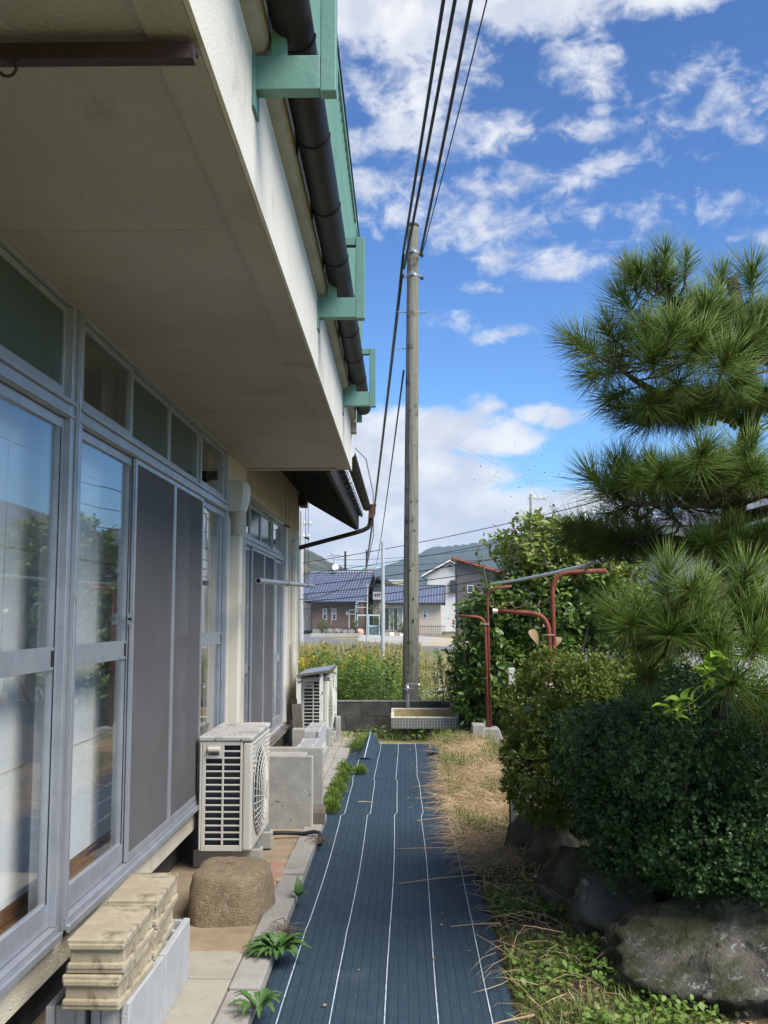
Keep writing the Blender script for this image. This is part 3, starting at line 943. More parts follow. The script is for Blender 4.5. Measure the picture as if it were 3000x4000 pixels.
# ------------------------------------------------------------------ weed mat on the path
def mat_z(x, y):
    z = 0.010 + 0.006 * hn(x * 2.5, y * 1.1) + 0.004 * math.sin(y * 1.9 + x * .6)
    for yy, h in ((7.95, .014), (9.6, .012), (5.15, .010), (11.0, .012)):
        d = (y - yy - 0.10 * math.sin(x * 4)) / 0.10
        z += h * math.exp(-d * d)
    z += 0.010 * max(0, (x - .30) / .15) * (0.5 + 0.5 * math.sin(y * 3))
    return z
def mat_shift(y):                       # the cloth wanders a little sideways
    return 0.008 * math.sin(y * 1.2) + 0.012 * (1 if y > 7.95 else 0) - 0.02 * (1 if y > 9.6 else 0)
def mat_x(u, y):
    d7 = 1 / (1 + math.exp(-(y - 7.95) * 30))
    d9 = 1 / (1 + math.exp(-(y - 9.6) * 30))
    return u + 0.008 * math.sin(y * 1.2) + 0.022 * d7 - 0.016 * d9 + (-.05 if u < -.5 else 0) * min(max((y - 5) * .5, 0), 1)
us = [-.565 + .0333 * i for i in range(31)]
yl = [2.2 + .055 * i for i in range(186)]
mb = MB()
for y in yl:
    for u in us:
        x = mat_x(u, y)
        e = 0.02 * max(0, -u - .50) * 8 if u < -.5 else 0
        mb.v.append((x, y, mat_z(x, y) - (e * .5)))
n = len(us)
for j in range(len(yl) - 1):
    for i in range(n - 1):
        a = j * n + i
        if yl[j] > 11.85 and i > n - 6:
            continue
        mb.f.append((a, a + 1, a + n + 1, a + n))
def weave_mat():
    m_ = bpy.data.materials.new('woven_mat')
    m_.use_nodes = True
    t = NT(m_.node_tree)
    tc_ = t.n('ShaderNodeTexCoord')
    v = tc_.outputs['Object']
    fine = t.noise(t.mapping(v, (240, 60, 1)), 1.0, 2, .5)
    streak = t.noise(t.mapping(v, (30, 5, 1)), 1.0, 6, .7)
    blot = t.noise(v, 2.3, 6, .65, .3)
    wv = t.n('ShaderNodeTexWave', wave_type='BANDS', bands_direction='X')
    t.l(v, wv.inputs['Vector'])
    wv.inputs['Scale'].default_value = 7.8
    wv.inputs['Distortion'].default_value = 0.4
    wv.inputs['Detail'].default_value = 2
    band = t.ramp(wv.outputs[0], .86, .99)
    c = t.mix(t.ramp(fine, .35, .65), (0.017, 0.036, 0.056), (0.035, 0.061, 0.088))
    c = t.mix(t.math('MULTIPLY', t.ramp(streak, .48, .72), .5), c, (0.052, 0.082, 0.110))
    c = t.mix(t.math('MULTIPLY', band, .30), c, (0.010, 0.019, 0.033))
    c = t.mix(t.math('MULTIPLY', t.ramp(blot, .56, .72), .6), c, (0.060, 0.084, 0.102))
    c = t.mix(t.math('MULTIPLY', t.ramp(t.noise(v, 3.7, 5, .6), .6, .75), .5), c, (0.015, 0.027, 0.033))
    p = t.n('ShaderNodeBsdfPrincipled')
    t.put(p.inputs['Base Color'], c)
    p.inputs['Roughness'].default_value = .72
    p.inputs['Specular IOR Level'].default_value = .25
    b = t.n('ShaderNodeBump')
    b.inputs['Strength'].default_value = .6
    b.inputs['Distance'].default_value = .004
    t.l(t.math('ADD', fine, t.math('ADD', t.math('MULTIPLY', band, -.6), t.noise(t.mapping(v, (2, 220, 1)), 1.0, 1, .5))), b.inputs['Height'])
    t.l(b.outputs[0], p.inputs['Normal'])
    o = t.n('ShaderNodeOutputMaterial')
    t.l(p.outputs[0], o.inputs[0])
    MATS['woven_mat'] = m_
weave_mat()
mat('stripe_white', (0.52, 0.60, 0.66), (0.30, 0.36, 0.41), 40, 0.7, stretch=(1, .5, 1))
wm = obj('weed_mat', mb, 'woven_mat', label='slate blue woven weed mat with white stripes along the path', cat='weed mat', smooth=True, at=(0, 7, 0))
sm = wm.modifiers.new('thick', 'SOLIDIFY')
sm.thickness = .002
for u in (-.462, -.264, -.060, .140, .342):
    s = MB()
    k = 0
    y = 2.2
    ymax = 11.8 if u > .3 else 12.4
    while y < ymax:
        for dx in (-.0024, .0024):
            x = mat_x(u, y) + dx
            s.v.append((x, y, mat_z(x, y) + .0042))
        if k:
            s.f.append((2 * k - 2, 2 * k - 1, 2 * k + 1, 2 * k))
        k += 1
        y += .055
    obj('stripe', s, 'stripe_white', wm, smooth=True)
# turned-up corner at the far end
fl = MB()
nu, nv = 9, 14
for j in range(nv):
    t = j / (nv - 1)
    for i in range(nu):
        q = i / (nu - 1)
        x = -.50 + .21 * q + .03 * t
        y = 10.9 + 1.15 * t
        z = .022 + (.02 + .12 * t) * math.sin(math.pi * q) ** 1.2 + .03 * t * q
        fl.v.append((x, y, z))
for j in range(nv - 1):
    for i in range(nu - 1):
        a = j * nu + i
        fl.f.append((a, a + 1, a + nu + 1, a + nu))
f_ = obj('folded_corner', fl, 'woven_mat', wm, smooth=True)
st = MB()
for j in range(nv):
    i = 4
    b_ = fl.v[j * nu + i]
    st.v += [(b_[0] - .005, b_[1], b_[2] + .004), (b_[0] + .005, b_[1], b_[2] + .004)]
    if j:
        st.f.append((2 * j - 2, 2 * j - 1, 2 * j + 1, 2 * j))
obj('stripe', st, 'stripe_white', f_)
fl = MB()
for j in range(8):
    t = j / 7
    for i in range(6):
        q = i / 5
        fl.v.append((.27 + .15 * q + .02 * t, 11.15 + .5 * t, .025 + .06 * math.sin(math.pi * q) * (1 - .6 * abs(t - .5))))
for j in range(7):
    for i in range(5):
        a = j * 6 + i
        fl.f.append((a, a + 1, a + 7, a + 6))
obj('folded_corner', fl, 'woven_mat', wm, smooth=True)

# ------------------------------------------------------------------ pavers, kerb, bricks
pv = empty('paving', (-.82, 4.3, 0), 'row of square tan concrete pavers beside the stacked blocks', 'paving')
for i in range(6):
    y0 = 2.62 + i * .335
    if y0 > 4.65: break
    a = obj('paver', MB().box(-.985, -.692, y0, y0 + .329, .028, .062 + .003 * (i % 2)), 'paver', pv, bevel=.004)
kb = empty('kerb', (-.62, 7, 0), 'grey concrete kerb stones edging the weed mat', 'kerb')
y0 = 2.4
i = 0
while y0 < 12.2:
    L = .60
    x0 = -.688 + (.0 if y0 < 7.2 else -.02)
    if not (7.3 < y0 < 7.75):
        obj('kerb_stone', MB().box(x0, x0 + .125, y0, y0 + L - .008, -.02, .058 + .006 * math.sin(i * 2.3)), 'kerb', kb, bevel=.006)
    y0 += L
    i += 1
wk = empty('walkway', (-.8, 10.5, 0), 'pale concrete slabs between the far outdoor unit and the kerb', 'paving')
for i in range(4):
    obj('slab', MB().box(-.90, -.712, 9.5 + .66 * i, 10.14 + .66 * i, .02, .055), 'kerb', wk, bevel=.005)
for i, (x, y, z, r) in enumerate(((-.742, 5.72, .040, .10), (-.722, 5.98, .043, -.06), (-.735, 6.24, .034, .05))):
    b = obj('brick', MB().obox((x, y, z), (.105, .235, .035), Matrix.Rotation(r, 3, 'Z')), 'brick_red', label='worn red brick half sunk in the sand, ' + ('next to the rough concrete mound', 'middle one of three in a row', 'farthest from the rough mound')[i], cat='brick', group='bricks sunk in the sand', bevel=.008)
obj('loose_brick', MB().obox((-.605, 7.55, .095), (.10, .30, .085), Matrix.Rotation(.06, 3, 'Z')), 'old_wood', label='dark brown edging block lying beside the concrete trough', cat='block', bevel=.006)

# ------------------------------------------------------------------ rough concrete mound
md = MB()
NA, NR = 44, 16
for j in range(NR + 1):
    t = j / NR
    for i in range(NA):
        a = 2 * math.pi * i / NA
        k = (abs(math.cos(a)) ** 3.2 + abs(math.sin(a)) ** 3.2) ** (-1 / 3.2)
        if t < .5:
            r = (1.03 - .10 * (t / .5) ** 2)
            z = .21 * (t / .5) ** .8
        else:
            s_ = (t - .5) / .5
            r = .93 * (1 - s_ ** 1.6) + .001
            z = .21 + .032 * (1 - (1 - s_) ** 2.4)
        w_ = 1 + .04 * math.sin(3 * a + 1) + .03 * math.sin(5 * a + 4 * t) + random.uniform(-.012, .012)
        md.v.append((-.865 + .195 * k * r * w_ * math.cos(a), 5.33 + .255 * k * r * w_ * math.sin(a), .03 + z + random.uniform(-.003, .003)))
for j in range(NR):
    for i in range(NA):
        i2 = (i + 1) % NA
        md.f.append((j * NA + i, j * NA + i2, (j + 1) * NA + i2, (j + 1) * NA + i))
obj('concrete_mound', md, 'rough_concrete', label='rough brown lump of concrete with a rounded flat top', cat='concrete lump', smooth=True)

# ------------------------------------------------------------------ concrete blocks
def hollow_block(L, Hh, D, holes=3, end_groove=True, rim=.026):
    """block lying along Y: length L, height Hh, depth D along X; hollows run through X when holes is negative, else through Z"""
    m_ = MB()
    n_ = abs(holes)
    wl = (L - rim * (n_ + 1)) / n_
    if holes > 0:      # vertical hollows
        m_.box(-D / 2, -D / 2 + rim, -L / 2, L / 2, 0, Hh)
        m_.box(D / 2 - rim, D / 2, -L / 2, L / 2, 0, Hh)
        for i in range(n_ + 1):
            y = -L / 2 + i * (wl + rim)
            a, b = y, y + rim
            if i == 0 and end_groove: a += .012
            if i == n_ and end_groove: b -= .012
            m_.box(-D / 2 + rim + .0005, D / 2 - rim - .0005, a, b, 0.002, Hh - .002)
        m_.box(-D / 2 + rim + .001, D / 2 - rim - .001, -L / 2 + rim, L / 2 - rim, .003, Hh * .45)
    else:              # hollows open to the side
        m_.box(-D / 2, D / 2, -L / 2, L / 2, 0, rim)
        m_.box(-D / 2, D / 2, -L / 2, L / 2, Hh - rim, Hh)
        for i in range(n_ + 1):
            y = -L / 2 + i * (wl + rim)
            m_.box(-D / 2 + (.008 if i in (0, n_) else 0), D / 2 - .004, y + (.010 if i == 0 else 0), y + rim - (.010 if i == n_ else 0), rim + .0005, Hh - rim - .0005)
        m_.box(-D / 2 + .05, D / 2 - .010, -L / 2 + .02, L / 2 - .02, rim + .001, Hh - rim - .001)
        m_.box(-D / 2 + .004, D / 2 - .004, -L / 2 - .004, -L / 2 + .03, rim * .5, rim * 1.25)
        m_.box(-D / 2 + .004, D / 2 - .004, -L / 2 - .004, -L / 2 + .03, Hh - rim * 1.25, Hh - rim * .5)
    return m_
tan = mesh_of('tan_block', hollow_block(.395, .104, .185, -3, rim=.026), 'block_tan')
gry = mesh_of('grey_block', hollow_block(.452, .235, .125, 3, rim=.028), 'block_grey')
def blk(name, me, loc, rz, label, group=None, rx=0):
    o = inst(name, me, loc, None, (rx, 0, rz), None, label=label, cat='block', group=group)
    b = o.modifiers.new('bevel', 'BEVEL')
    b.width = .005
    b.segments = 2
    b.limit_method = 'ANGLE'
    return o
blk('concrete_block', tan, (-.965, 3.50, .300), R(-1.5), 'weathered tan hollow block, lower of the stack facing the mullion')
blk('concrete_block', tan, (-.962, 3.51, .406), R(.5), 'weathered tan hollow block, topmost of the front stack')
blk('concrete_block', tan, (-.980, 3.955, .299), R(3.2), 'weathered tan hollow block, lower of the stack beside the rough mound')
blk('concrete_block', tan, (-.972, 3.965, .404), R(2), 'weathered tan hollow block, topmost of the stack beside the rough mound')
blk('concrete_block', gry, (-.925, 3.60, .064), R(-.6), 'light grey hollow block on edge under the front tan stack')
blk('concrete_block', gry, (-.925, 4.075, .062), R(.6), 'light grey hollow block on edge next to the rough mound')
blk('concrete_block', gry, (-1.075, 3.60, .050), R(.8), 'grey hollow block wedged between another grey block and the house wall')
blk('concrete_block', gry, (-1.078, 4.07, .050), R(-.8), 'grey hollow block behind the edge-set block, near the wall base')

# ------------------------------------------------------------------ outdoor units
def ac_unit(loc, label, group, scale=1.0):
    r = empty('outdoor_unit', loc, label, 'outdoor unit', group)
    D, L, Hh = .31, .80, .625           # X, Y, Z; front faces +X, the near side faces -Y
    ox, oy, oz = loc
    def b(name, mb, mt, par=None, **k):
        mb.v = [(x + ox, y + oy, z + oz) for x, y, z in mb.v]
        return obj(name, mb, mt, par or r, **k)
    m_ = MB()
    m_.box(D / 2 - .018, D / 2, -L / 2 + .03, L / 2, 0, Hh)                       # front
    m_.box(-D / 2, D / 2 - .0185, L / 2 - .02, L / 2, 0, Hh)                      # far side
    m_.box(-D / 2, -D / 2 + .016, -L / 2, L / 2 - .0205, 0, Hh)                   # back
    m_.box(-D / 2 + .0165, D / 2 - .019, -L / 2 + .02, L / 2 - .021, 0, .02)      # base
    body = b('casing', m_, 'ac_beige', bevel=.012)
    cor = MB()
    cor.box(D / 2 - .055, D / 2 + .001, -L / 2, -L / 2 + .0295, 0, Hh - .001)
    b('corner_post', cor, 'ac_beige', bevel=.014, seg=3)
    lid = MB()
    lid.box(-D / 2 - .006, D / 2 + .006, -L / 2 - .006, L / 2 + .004, Hh + .001, Hh + .032)
    lo = b('lid', lid, 'ac_top', bevel=.010, seg=3)
    rib = MB()
    for i in range(8):
        x = -D / 2 + .03 + i * .034
        rib.box(x, x + .014, -L / 2 + .03, L / 2 - .04, Hh + .0318, Hh + .0365)
    b('rib', rib, 'ac_top', lo, bevel=.002)
    sk = MB()
    for x in (-.06, .09):
        sk.obox((x, -L / 2 - .0075, Hh + .014), (.009, .004, .009))
    b('screw', sk, 'ac_fan', lo)
    # side grille: 2 columns of slots
    gx0, gx1 = -D / 2 + .0165, D / 2 - .0555
    y0, y1 = -L / 2, -L / 2 + .010
    gm = MB()
    gm.box(gx0, gx0 + .022, y0, y1, 0, Hh)
    gm.box(gx1 - .014, gx1, y0, y1, 0, Hh)
    mid_ = (gx0 + .022 + gx1 - .014) / 2
    gm.box(mid_ - .006, mid_ + .006, y0 + .0005, y1, .03, Hh - .02)
    nrow = 14
    z0_, z1_ = .028, Hh - .016
    st_ = (z1_ - z0_) / (nrow + 1)
    gm.box(gx0 + .0225, gx1 - .0145, y0 + .001, y1, 0, z0_)
    for i in range(nrow + 2):
        z = z0_ + i * st_
        gm.box(gx0 + .0225, gx1 - .0145, y0 + .001, y1, z - .0048, z + .0048)
    gm.box(gx0 + .0225, gx1 - .0145, y0 + .001, y1, z1_, Hh)
    gm.box(gx0 + .0225, mid_ - .0065, y0 + .0008, y1, z1_ - 2 * st_, z1_)
    b('side_grille', gm, 'ac_beige', bevel=.0025, seg=2)
    hd = MB()
    hd.prism([(y0 - .022, z1_ - st_ * .55), (y0 - .022, z1_ - st_ * .95), (y0 - .002, z1_ - st_ * 1.2), (y0 - .001, z1_ - st_ * .25)], gx0 + .034, mid_ - .018, axis='x')
    b('handle', hd, 'ac_beige', bevel=.004)
    b('handle_shade_plate', MB().box(gx0 + .038, mid_ - .022, y0 - .0012, y0 + .0005, z1_ - st_ * 1.62, z1_ - st_ * 1.22), 'ac_fan')  # raised grey plate, its tone stands for the shade of a hand hollow
    b('coil', MB().box(-D / 2 + .02, D / 2 - .06, -L / 2 + .028, -L / 2 + .05, .02, Hh - .005), 'ac_coil')
    # front ribs
    fr = MB()
    for i in range(6):
        z = Hh - .045 - i * .028
        fr.box(D / 2 + .0003, D / 2 + .005, -L / 2 + .05, -L / 2 + .10 + .012 * i, z, z + .010)
        fr.box(D / 2 + .0003, D / 2 + .005, L / 2 - .22 + .02 * i, L / 2 - .03, z, z + .010)
    fr.box(D / 2 + .0003, D / 2 + .005, -L / 2 + .05, L / 2 - .03, Hh - .02, Hh - .011)
    b('front_rib', fr, 'ac_beige', body, bevel=.002)
    # flat dark disc painted for the fan hollow's shade, then blades, guard
    cy, cz, fr_ = -.09, .305, .265
    dk = MB()
    def ring(x, r0, r1, n_=40):
        o_ = len(dk.v)
        for k in range(n_):
            t = 2 * math.pi * k / n_
            dk.v += [(x, cy + r0 * math.cos(t), cz + r0 * math.sin(t)), (x, cy + r1 * math.cos(t), cz + r1 * math.sin(t))]
        for k in range(n_):
            k2 = (k + 1) % n_
            dk.f.append((o_ + 2 * k, o_ + 2 * k + 1, o_ + 2 * k2 + 1, o_ + 2 * k2))
    ring(D / 2 + .0015, .002, fr_)
    b('fan_shade_disc', dk, 'ac_coil')
    bl = MB()
    for k in range(4):
        t0 = k * math.pi / 2 + .3
        for q in range(8):
            ta, tb = t0 + q * .13, t0 + (q + 1) * .13
            xa, xb = D / 2 + .003 + q * .0012, D / 2 + .003 + (q + 1) * .0012
            bl.quad((xa, cy + .05 * math.cos(ta), cz + .05 * math.sin(ta)), (xa, cy + .24 * math.cos(ta), cz + .24 * math.sin(ta)),
                    (xb, cy + .24 * math.cos(tb), cz + .24 * math.sin(tb)), (xb, cy + .05 * math.cos(tb), cz + .05 * math.sin(tb)))
    b('fan_blade', bl, 'ac_fan')
    gd = MB()
    def gpt(rr, t):
        dome = .040 * (1 - (rr / fr_) ** 4) + .004
        return (D / 2 + dome, cy + rr * math.cos(t), cz + rr * math.sin(t))
    for k in range(36):
        t = 2 * math.pi * k / 36
        gd.tube([gpt(rr, t + .55 * (1 - rr / fr_) ** 2) for rr in (.055, .10, .15, .20, .24, .262)], .0026, 4, False)
    for rr in (.085, .115, .145, .175, .205, .235, .262):
        gd.tube([gpt(rr, 2 * math.pi * k / 40) for k in range(41)], .0026, 4, False)
    b('fan_guard', gd, 'ac_beige')
    hb = MB()
    n_ = 24
    hb.v = [(D / 2 + .048, cy + .058 * math.cos(2 * math.pi * k / n_), cz + .058 * math.sin(2 * math.pi * k / n_)) for k in range(n_)] + \
           [(D / 2 + .038, cy + .062 * math.cos(2 * math.pi * k / n_), cz + .062 * math.sin(2 * math.pi * k / n_)) for k in range(n_)]
    hb.f = [tuple(range(n_))] + [(k, n_ + k, n_ + (k + 1) % n_, (k + 1) % n_) for k in range(n_)]
    b('hub_disc', hb, 'ac_beige')
    # feet
    for y in (-.24, .24):
        f1 = MB().box(-D / 2 - .05, D / 2 + .045, y - .045, y + .045, -.118, -.014)
        ft = b('foot', f1, 'plastic_grey', bevel=.006)
        f2 = MB().box(-D / 2 - .02, D / 2 + .03, y - .018, y + .018, -.0138, -.001)
        b('mounting_rail', f2, 'galvanised', ft)
        f3 = MB().lathe([(.008, -.013), (.008, .016), (.004, .018), (.004, .03)], (D / 2 + .022, y, 0), 8)
        b('bolt', f3, 'galvanised', ft)
        f4 = MB().box(D / 2 + .0455, D / 2 + .049, y - .03, y + .03, -.075, -.060).box(D / 2 + .0455, D / 2 + .049, y - .03, y + .03, -.105, -.09)
        b('ledge', f4, 'plastic_grey', ft)
    return r
ac_unit((-1.035, 6.50, .158), 'beige air conditioner outdoor unit on grey feet beside the rough concrete mound', 'outdoor units along the wall')
ac_unit((-.985, 12.06, .175), 'off-white air conditioner outdoor unit under a crude wooden shelter', 'outdoor units along the wall')

# drain hose
obj('drain_hose', MB().tube([(-.90, 6.95, .085), (-.80, 7.02, .075), (-.66, 7.02, .07), (-.59, 7.01, .085), (-.555, 7.0, .08), (-.545, 6.97, .05), (-.54, 6.92, .02)], .0135, 8), 'black_rubber', label='short black drain hose running from the outdoor unit over the kerb', cat='hose', smooth=True)

# ------------------------------------------------------------------ concrete trough and block row behind the near unit
tk = empty('concrete_trough', (-.9, 7.6, 0), 'stained grey concrete trough made of upright slabs', 'trough')
obj('near_slab', MB().box(-1.20, -.637, 7.32, 7.375, .02, .537), 'tank_concrete', tk, bevel=.006)
obj('side_slab', MB().box(-.690, -.645, 7.376, 7.42, .02, .52), 'tank_edge', tk, bevel=.004)
obj('far_slab', MB().box(-1.20, -.588, 7.74, 7.79, .02, .545), 'tank_concrete', tk, bevel=.006)
obj('cover_slab', MB().box(-1.20, -.70, 7.377, 7.738, .45, .515), 'tank_concrete', tk, bevel=.006)
obj('edge_strip', MB().box(-.6365, -.629, 7.322, 7.372, .025, .533), 'tank_edge', tk)
bt = mesh_of('row_block', hollow_block(.39, .19, .15, 4, rim=.024), 'block_grey')
for i, (x, y, z, lb) in enumerate(((-.86, 9.15, .185, 'pale hollow block on the near end of the low block row'), (-.855, 9.60, .185, 'pale hollow block in the middle of the low block row'),
                          (-.86, 10.05, .24, 'pale hollow block raised highest in the low block row'), (-.86, 10.50, .24, 'pale hollow block at the far end of the low block row by the shelter'))):
    blk('concrete_block', bt, (x, y, z), R((-2, 1.5, 1, -1)[i]), lb)
obj('concrete_plinth', MB().box(-.97, -.765, 8.9, 10.75, .02, .182), 'tank_concrete', label='long grey concrete plinth under the row of hollow blocks', cat='plinth', bevel=.01)
obj('row_riser', MB().box(-.95, -.785, 9.86, 10.72, .1825, .238), 'tank_edge', label='flat concrete slab raising the far hollow blocks', cat='slab', bevel=.006)
obj('concrete_pier', MB().box(-.885, -.79, 11.28, 11.46, .02, .30), 'tank_concrete', label='square grey concrete pier before the shelter post', cat='pier', bevel=.006)
obj('concrete_pier', MB().box(-.80, -.745, 12.46, 12.62, .0, .31), 'tank_concrete', label='thin grey concrete post at the far end of the shelter', cat='pier', bevel=.006)
obj('concrete_pier', MB().box(-1.16, -1.0, 10.95, 11.10, .0, .33), 'tank_concrete', label='low grey concrete stub against the wall base', cat='pier', bevel=.006)
obj('broken_board', MB().obox((-1.13, 11.2, .44), (.10, .04, .26), Matrix.Rotation(-.08, 3, 'Y')), 'old_wood', label='short broken dark plank leaning by the far outdoor unit', cat='plank')
# shelter
sh = empty('shelter', (-1.0, 12.0, 0), 'crude wooden shelter with a board roof over the far outdoor unit', 'shelter')
obj('roof_board', MB().prism([(-1.17, .845), (-.80, .90), (-.795, .92), (-1.165, .868)], 11.42, 12.62), 'old_wood', sh)
obj('roof_sheet', MB().prism([(-1.155, .8695), (-.815, .9195), (-.815, .925), (-1.155, .875)], 11.44, 12.60), 'galvanised', sh)
for (x, y, mt) in ((-1.14, 11.46, 'peel_paint'), (-.895, 11.46, 'peel_paint'), (-.81, 12.55, 'peel_paint')):
    obj('post', MB().box(x - .019, x + .019, y - .016, y + .016, .12 if x < -.85 else .31, .853 + (x + 1.17) * .15), mt, sh)
obj('side_strip', MB().box(-1.15, -.8, 11.447, 11.455, .80, .843), 'old_wood', sh)

# ------------------------------------------------------------------ laundry pole hung under the eave, brown rail under the soffit
lp = empty('laundry_pole', (-.98, 8.5, 1.8), 'galvanised steel pipe hung on wires below the low eave', 'laundry pole')
tb = MB()
P0, P1 = Vector((-.93, 6.62, 1.745)), Vector((-.955, 11.1, 1.84))
nn = 16
d = (P1 - P0).normalized()
sx = d.cross(Vector((0, 0, 1))).normalized()
sz = sx.cross(d)
for (p, r) in ((P0, .0185), (P1, .0185), (P1, .0155), (P0, .0155)):
    for k in range(nn):
        t = 2 * math.pi * k / nn
        tb.v.append(tuple(p + sx * math.cos(t) * r + sz * math.sin(t) * r))
for q in range(4):
    q2 = (q + 1) % 4
    for k in range(nn):
        k2 = (k + 1) % nn
        tb.f.append((q * nn + k, q * nn + k2, q2 * nn + k2, q2 * nn + k))
obj('pipe', tb, 'galvanised', lp, smooth=False)
obj('bore_dark_plug', MB().tube([P0 + d * .02, P0 + d * .03], .0154, 12), 'black_rubber', lp)  # black plug inside the open end, paints the darkness of the bore
for yy, zt in ((8.35, 3.05), (10.2, 2.98)):
    pc = P0 + (P1 - P0) * ((yy - P0.y) / (P1.y - P0.y))
    wr = MB()
    wr.tube([(pc.x - .012, yy, zt), (pc.x - .015, yy, 2.4), (pc.x - .02, yy, pc.z + .02)], .0025, 4)
    wr.tube([(pc.x + .012, yy, zt), (pc.x + .012, yy, 2.4), (pc.x + .02, yy, pc.z + .02)], .0025, 4)
    wr.tube([(pc.x + .021 * math.cos(t * .7), yy, pc.z + .021 * math.sin(t * .7)) for t in range(10)], .003, 4)
    obj('hanging_wire', wr, 'rust_dark', lp)
    obj('wire_knot', MB().obox((pc.x, yy, pc.z + .47), (.05, .012, .02), Matrix.Rotation(.4, 3, 'Y')), 'rust_dark', lp)
br = empty('soffit_rail', (-.6, 1.9, 2.6), 'dark brown iron rail screwed across the balcony soffit with an open hook', 'rail')
obj('rail', MB().box(-1.22, -.405, 1.885, 1.915, 2.60, 2.634).box(-1.22, -.405, 1.916, 1.94, 2.63, 2.64), 'brown_iron', br)
hk = [(-.748 + .016 * math.cos(t), 1.84, 2.556 + .016 * math.sin(t)) for t in [-2.6 + .35 * k for k in range(13)]]
obj('hook', MB().tube([(-.745, 1.88, 2.602), (-.742, 1.86, 2.58)] + hk[::-1], .0035, 6), 'brown_iron', br)

# ------------------------------------------------------------------ block wall, sink, wooden pole
bw = empty('block_wall', (0, 13.85, 0), 'low dark weathered block wall across the end of the path', 'wall')
obj('mortar_core', MB().box(-1.15, 4.2, 13.812, 13.928, -.4, .372), 'mortar', bw)
wb = mesh_of('wall_block', MB().box(-.195, .195, -.066, .066, 0, .186), 'wall_block')
for rr in range(2):
    for i in range(14):
        o = inst('block', wb, (-.95 + i * .398 + (.2 if rr else 0), 13.87 + .004 * math.sin(i * 5 + rr), .0 + rr * .190), bw)
        b = o.modifiers.new('bevel', 'BEVEL')
        b.width = .006
obj('cap', MB().box(-1.16, 4.3, 13.80, 13.94, .377, .392), 'wall_cap', bw, bevel=.004)

sk_ = empty('wash_sink', (.28, 12.95, 0), 'outdoor wash sink faced with small grey mosaic tiles', 'sink')
X0, X1, Y0, Y1, Z0, Z1 = -.141, .697, 12.9, 13.28, .128, .272
m = MB()
m.box(X0 + .004, X1 - .004, Y0 + .004, Y0 + .035, Z0, Z1 - .02)
m.box(X0 + .004, X1 - .004, Y1 - .035, Y1, Z0, Z1 - .02)
m.box(X0 + .004, X0 + .035, Y0 + .0355, Y1 - .0355, Z0, Z1 - .02)
m.box(X1 - .035, X1 - .004, Y0 + .0355, Y1 - .0355, Z0, Z1 - .02)
m.box(X0 + .0355, X1 - .0355, Y0 + .0355, Y1 - .0355, Z0, Z0 + .03)
obj('basin', m, 'grout', sk_)
m = MB()
m.box(X0, X1, Y0 - .002, Y0 + .04, Z1 - .0195, Z1)
m.box(X0, X0 + .04, Y0 + .0405, Y1 - .0405, Z1 - .0195, Z1 + .03)
m.box(X1 - .04, X1, Y0 + .0405, Y1 - .0405, Z1 - .0195, Z1 + .03)
m.box(X0, X1, Y1 - .04, Y1, Z1 - .0195, Z1 + .075)
obj('rim', m, 'sink_rim', sk_, bevel=.006)
obj('stained_lining', MB().box(X0 + .041, X1 - .041, Y1 - .046, Y1 - .0405, Z0 + .031, Z1 + .06).box(X0 + .036, X1 - .036, Y0 + .036, Y1 - .047, Z0 + .031, Z0 + .04), 'sink_inside', sk_)
nt = 23
tw = (X1 - X0 - .008) / nt
tmesh = mesh_of('mosaic_tile', MB().box(-tw / 2 + .0045, tw / 2 - .0045, -.003, .003, -.0118, .0118), 'tile_dark')
for r_ in range(4):
    for i in range(nt):
        inst('tile', tmesh, (X0 + .004 + (i + .5) * tw, Y0 + .002, Z0 + .016 + r_ * .031), sk_, (R(random.uniform(-2, 2)), 0, 0))
for x in (.06, .60):
    obj('leg', MB().box(x - .045, x + .045, 12.98, 13.2, -.03, Z0 - .001), 'dark_concrete', sk_)
tp = empty('garden_tap', (.074, 13.33, 0), 'chrome garden tap with a swan spout on a grey pipe', 'tap')
obj('riser_pipe', MB().tube([(.074, 13.33, 0), (.074, 13.33, .56)], .023, 12), 'pvc_grey', tp, smooth=True)
tpv = MB().lathe([(.014, .555), (.022, .56), (.022, .60), (.014, .61), (.012, .625)], (.074, 13.33, 0), 12)
tpv.obox((.074, 13.29, .59), (.09, .02, .02))
obj('valve', tpv, 'chrome', tp, bevel=.003)
obj('spout', MB().tube([(.055, 13.31, .60), (.052, 13.30, .63), (.07, 13.28, .650), (.11, 13.26, .655), (.20, 13.22, .655), (.222, 13.21, .640), (.224, 13.21, .595)], .0085, 10), 'chrome', tp, smooth=True)

wp = empty('wooden_pole', (.11, 14.3, 0), 'weathered wooden utility pole behind the wash sink', 'utility pole')
PX0, PX1, PT = .108, .166, 7.12
n = 24
m = MB()
rows = 90
for j in range(rows + 1):
    t = j / rows
    rad = .116 - .036 * t
    for k in range(n):
        a = 2 * math.pi * k / n
        rr = rad * (1 + .012 * math.sin(3 * a + 9 * t) + .008 * math.sin(7 * a + 2.0 * math.sin(t * 30)))
        m.v.append((PX0 + (PX1 - PX0) * t + rr * math.cos(a), 14.3 + rr * math.sin(a), -.4 + (PT + .4) * t))
for j in range(rows):
    for k in range(n):
        k2 = (k + 1) % n
        m.f.append((j * n + k, j * n + k2, (j + 1) * n + k2, (j + 1) * n + k))
m.f.append(tuple(rows * n + k for k in range(n)))
obj('shaft', m, 'pole_wood', wp, smooth=True)
obj('cap', MB().lathe([(.085, 0), (.088, .01), (.088, .035), (.07, .05)], (PX1, 14.3, PT - .02), 20), 'dark_trim', wp, smooth=False)
def px(z): return PX0 + (PX1 - PX0) * (z + .4) / (PT + .4)
kn = MB()
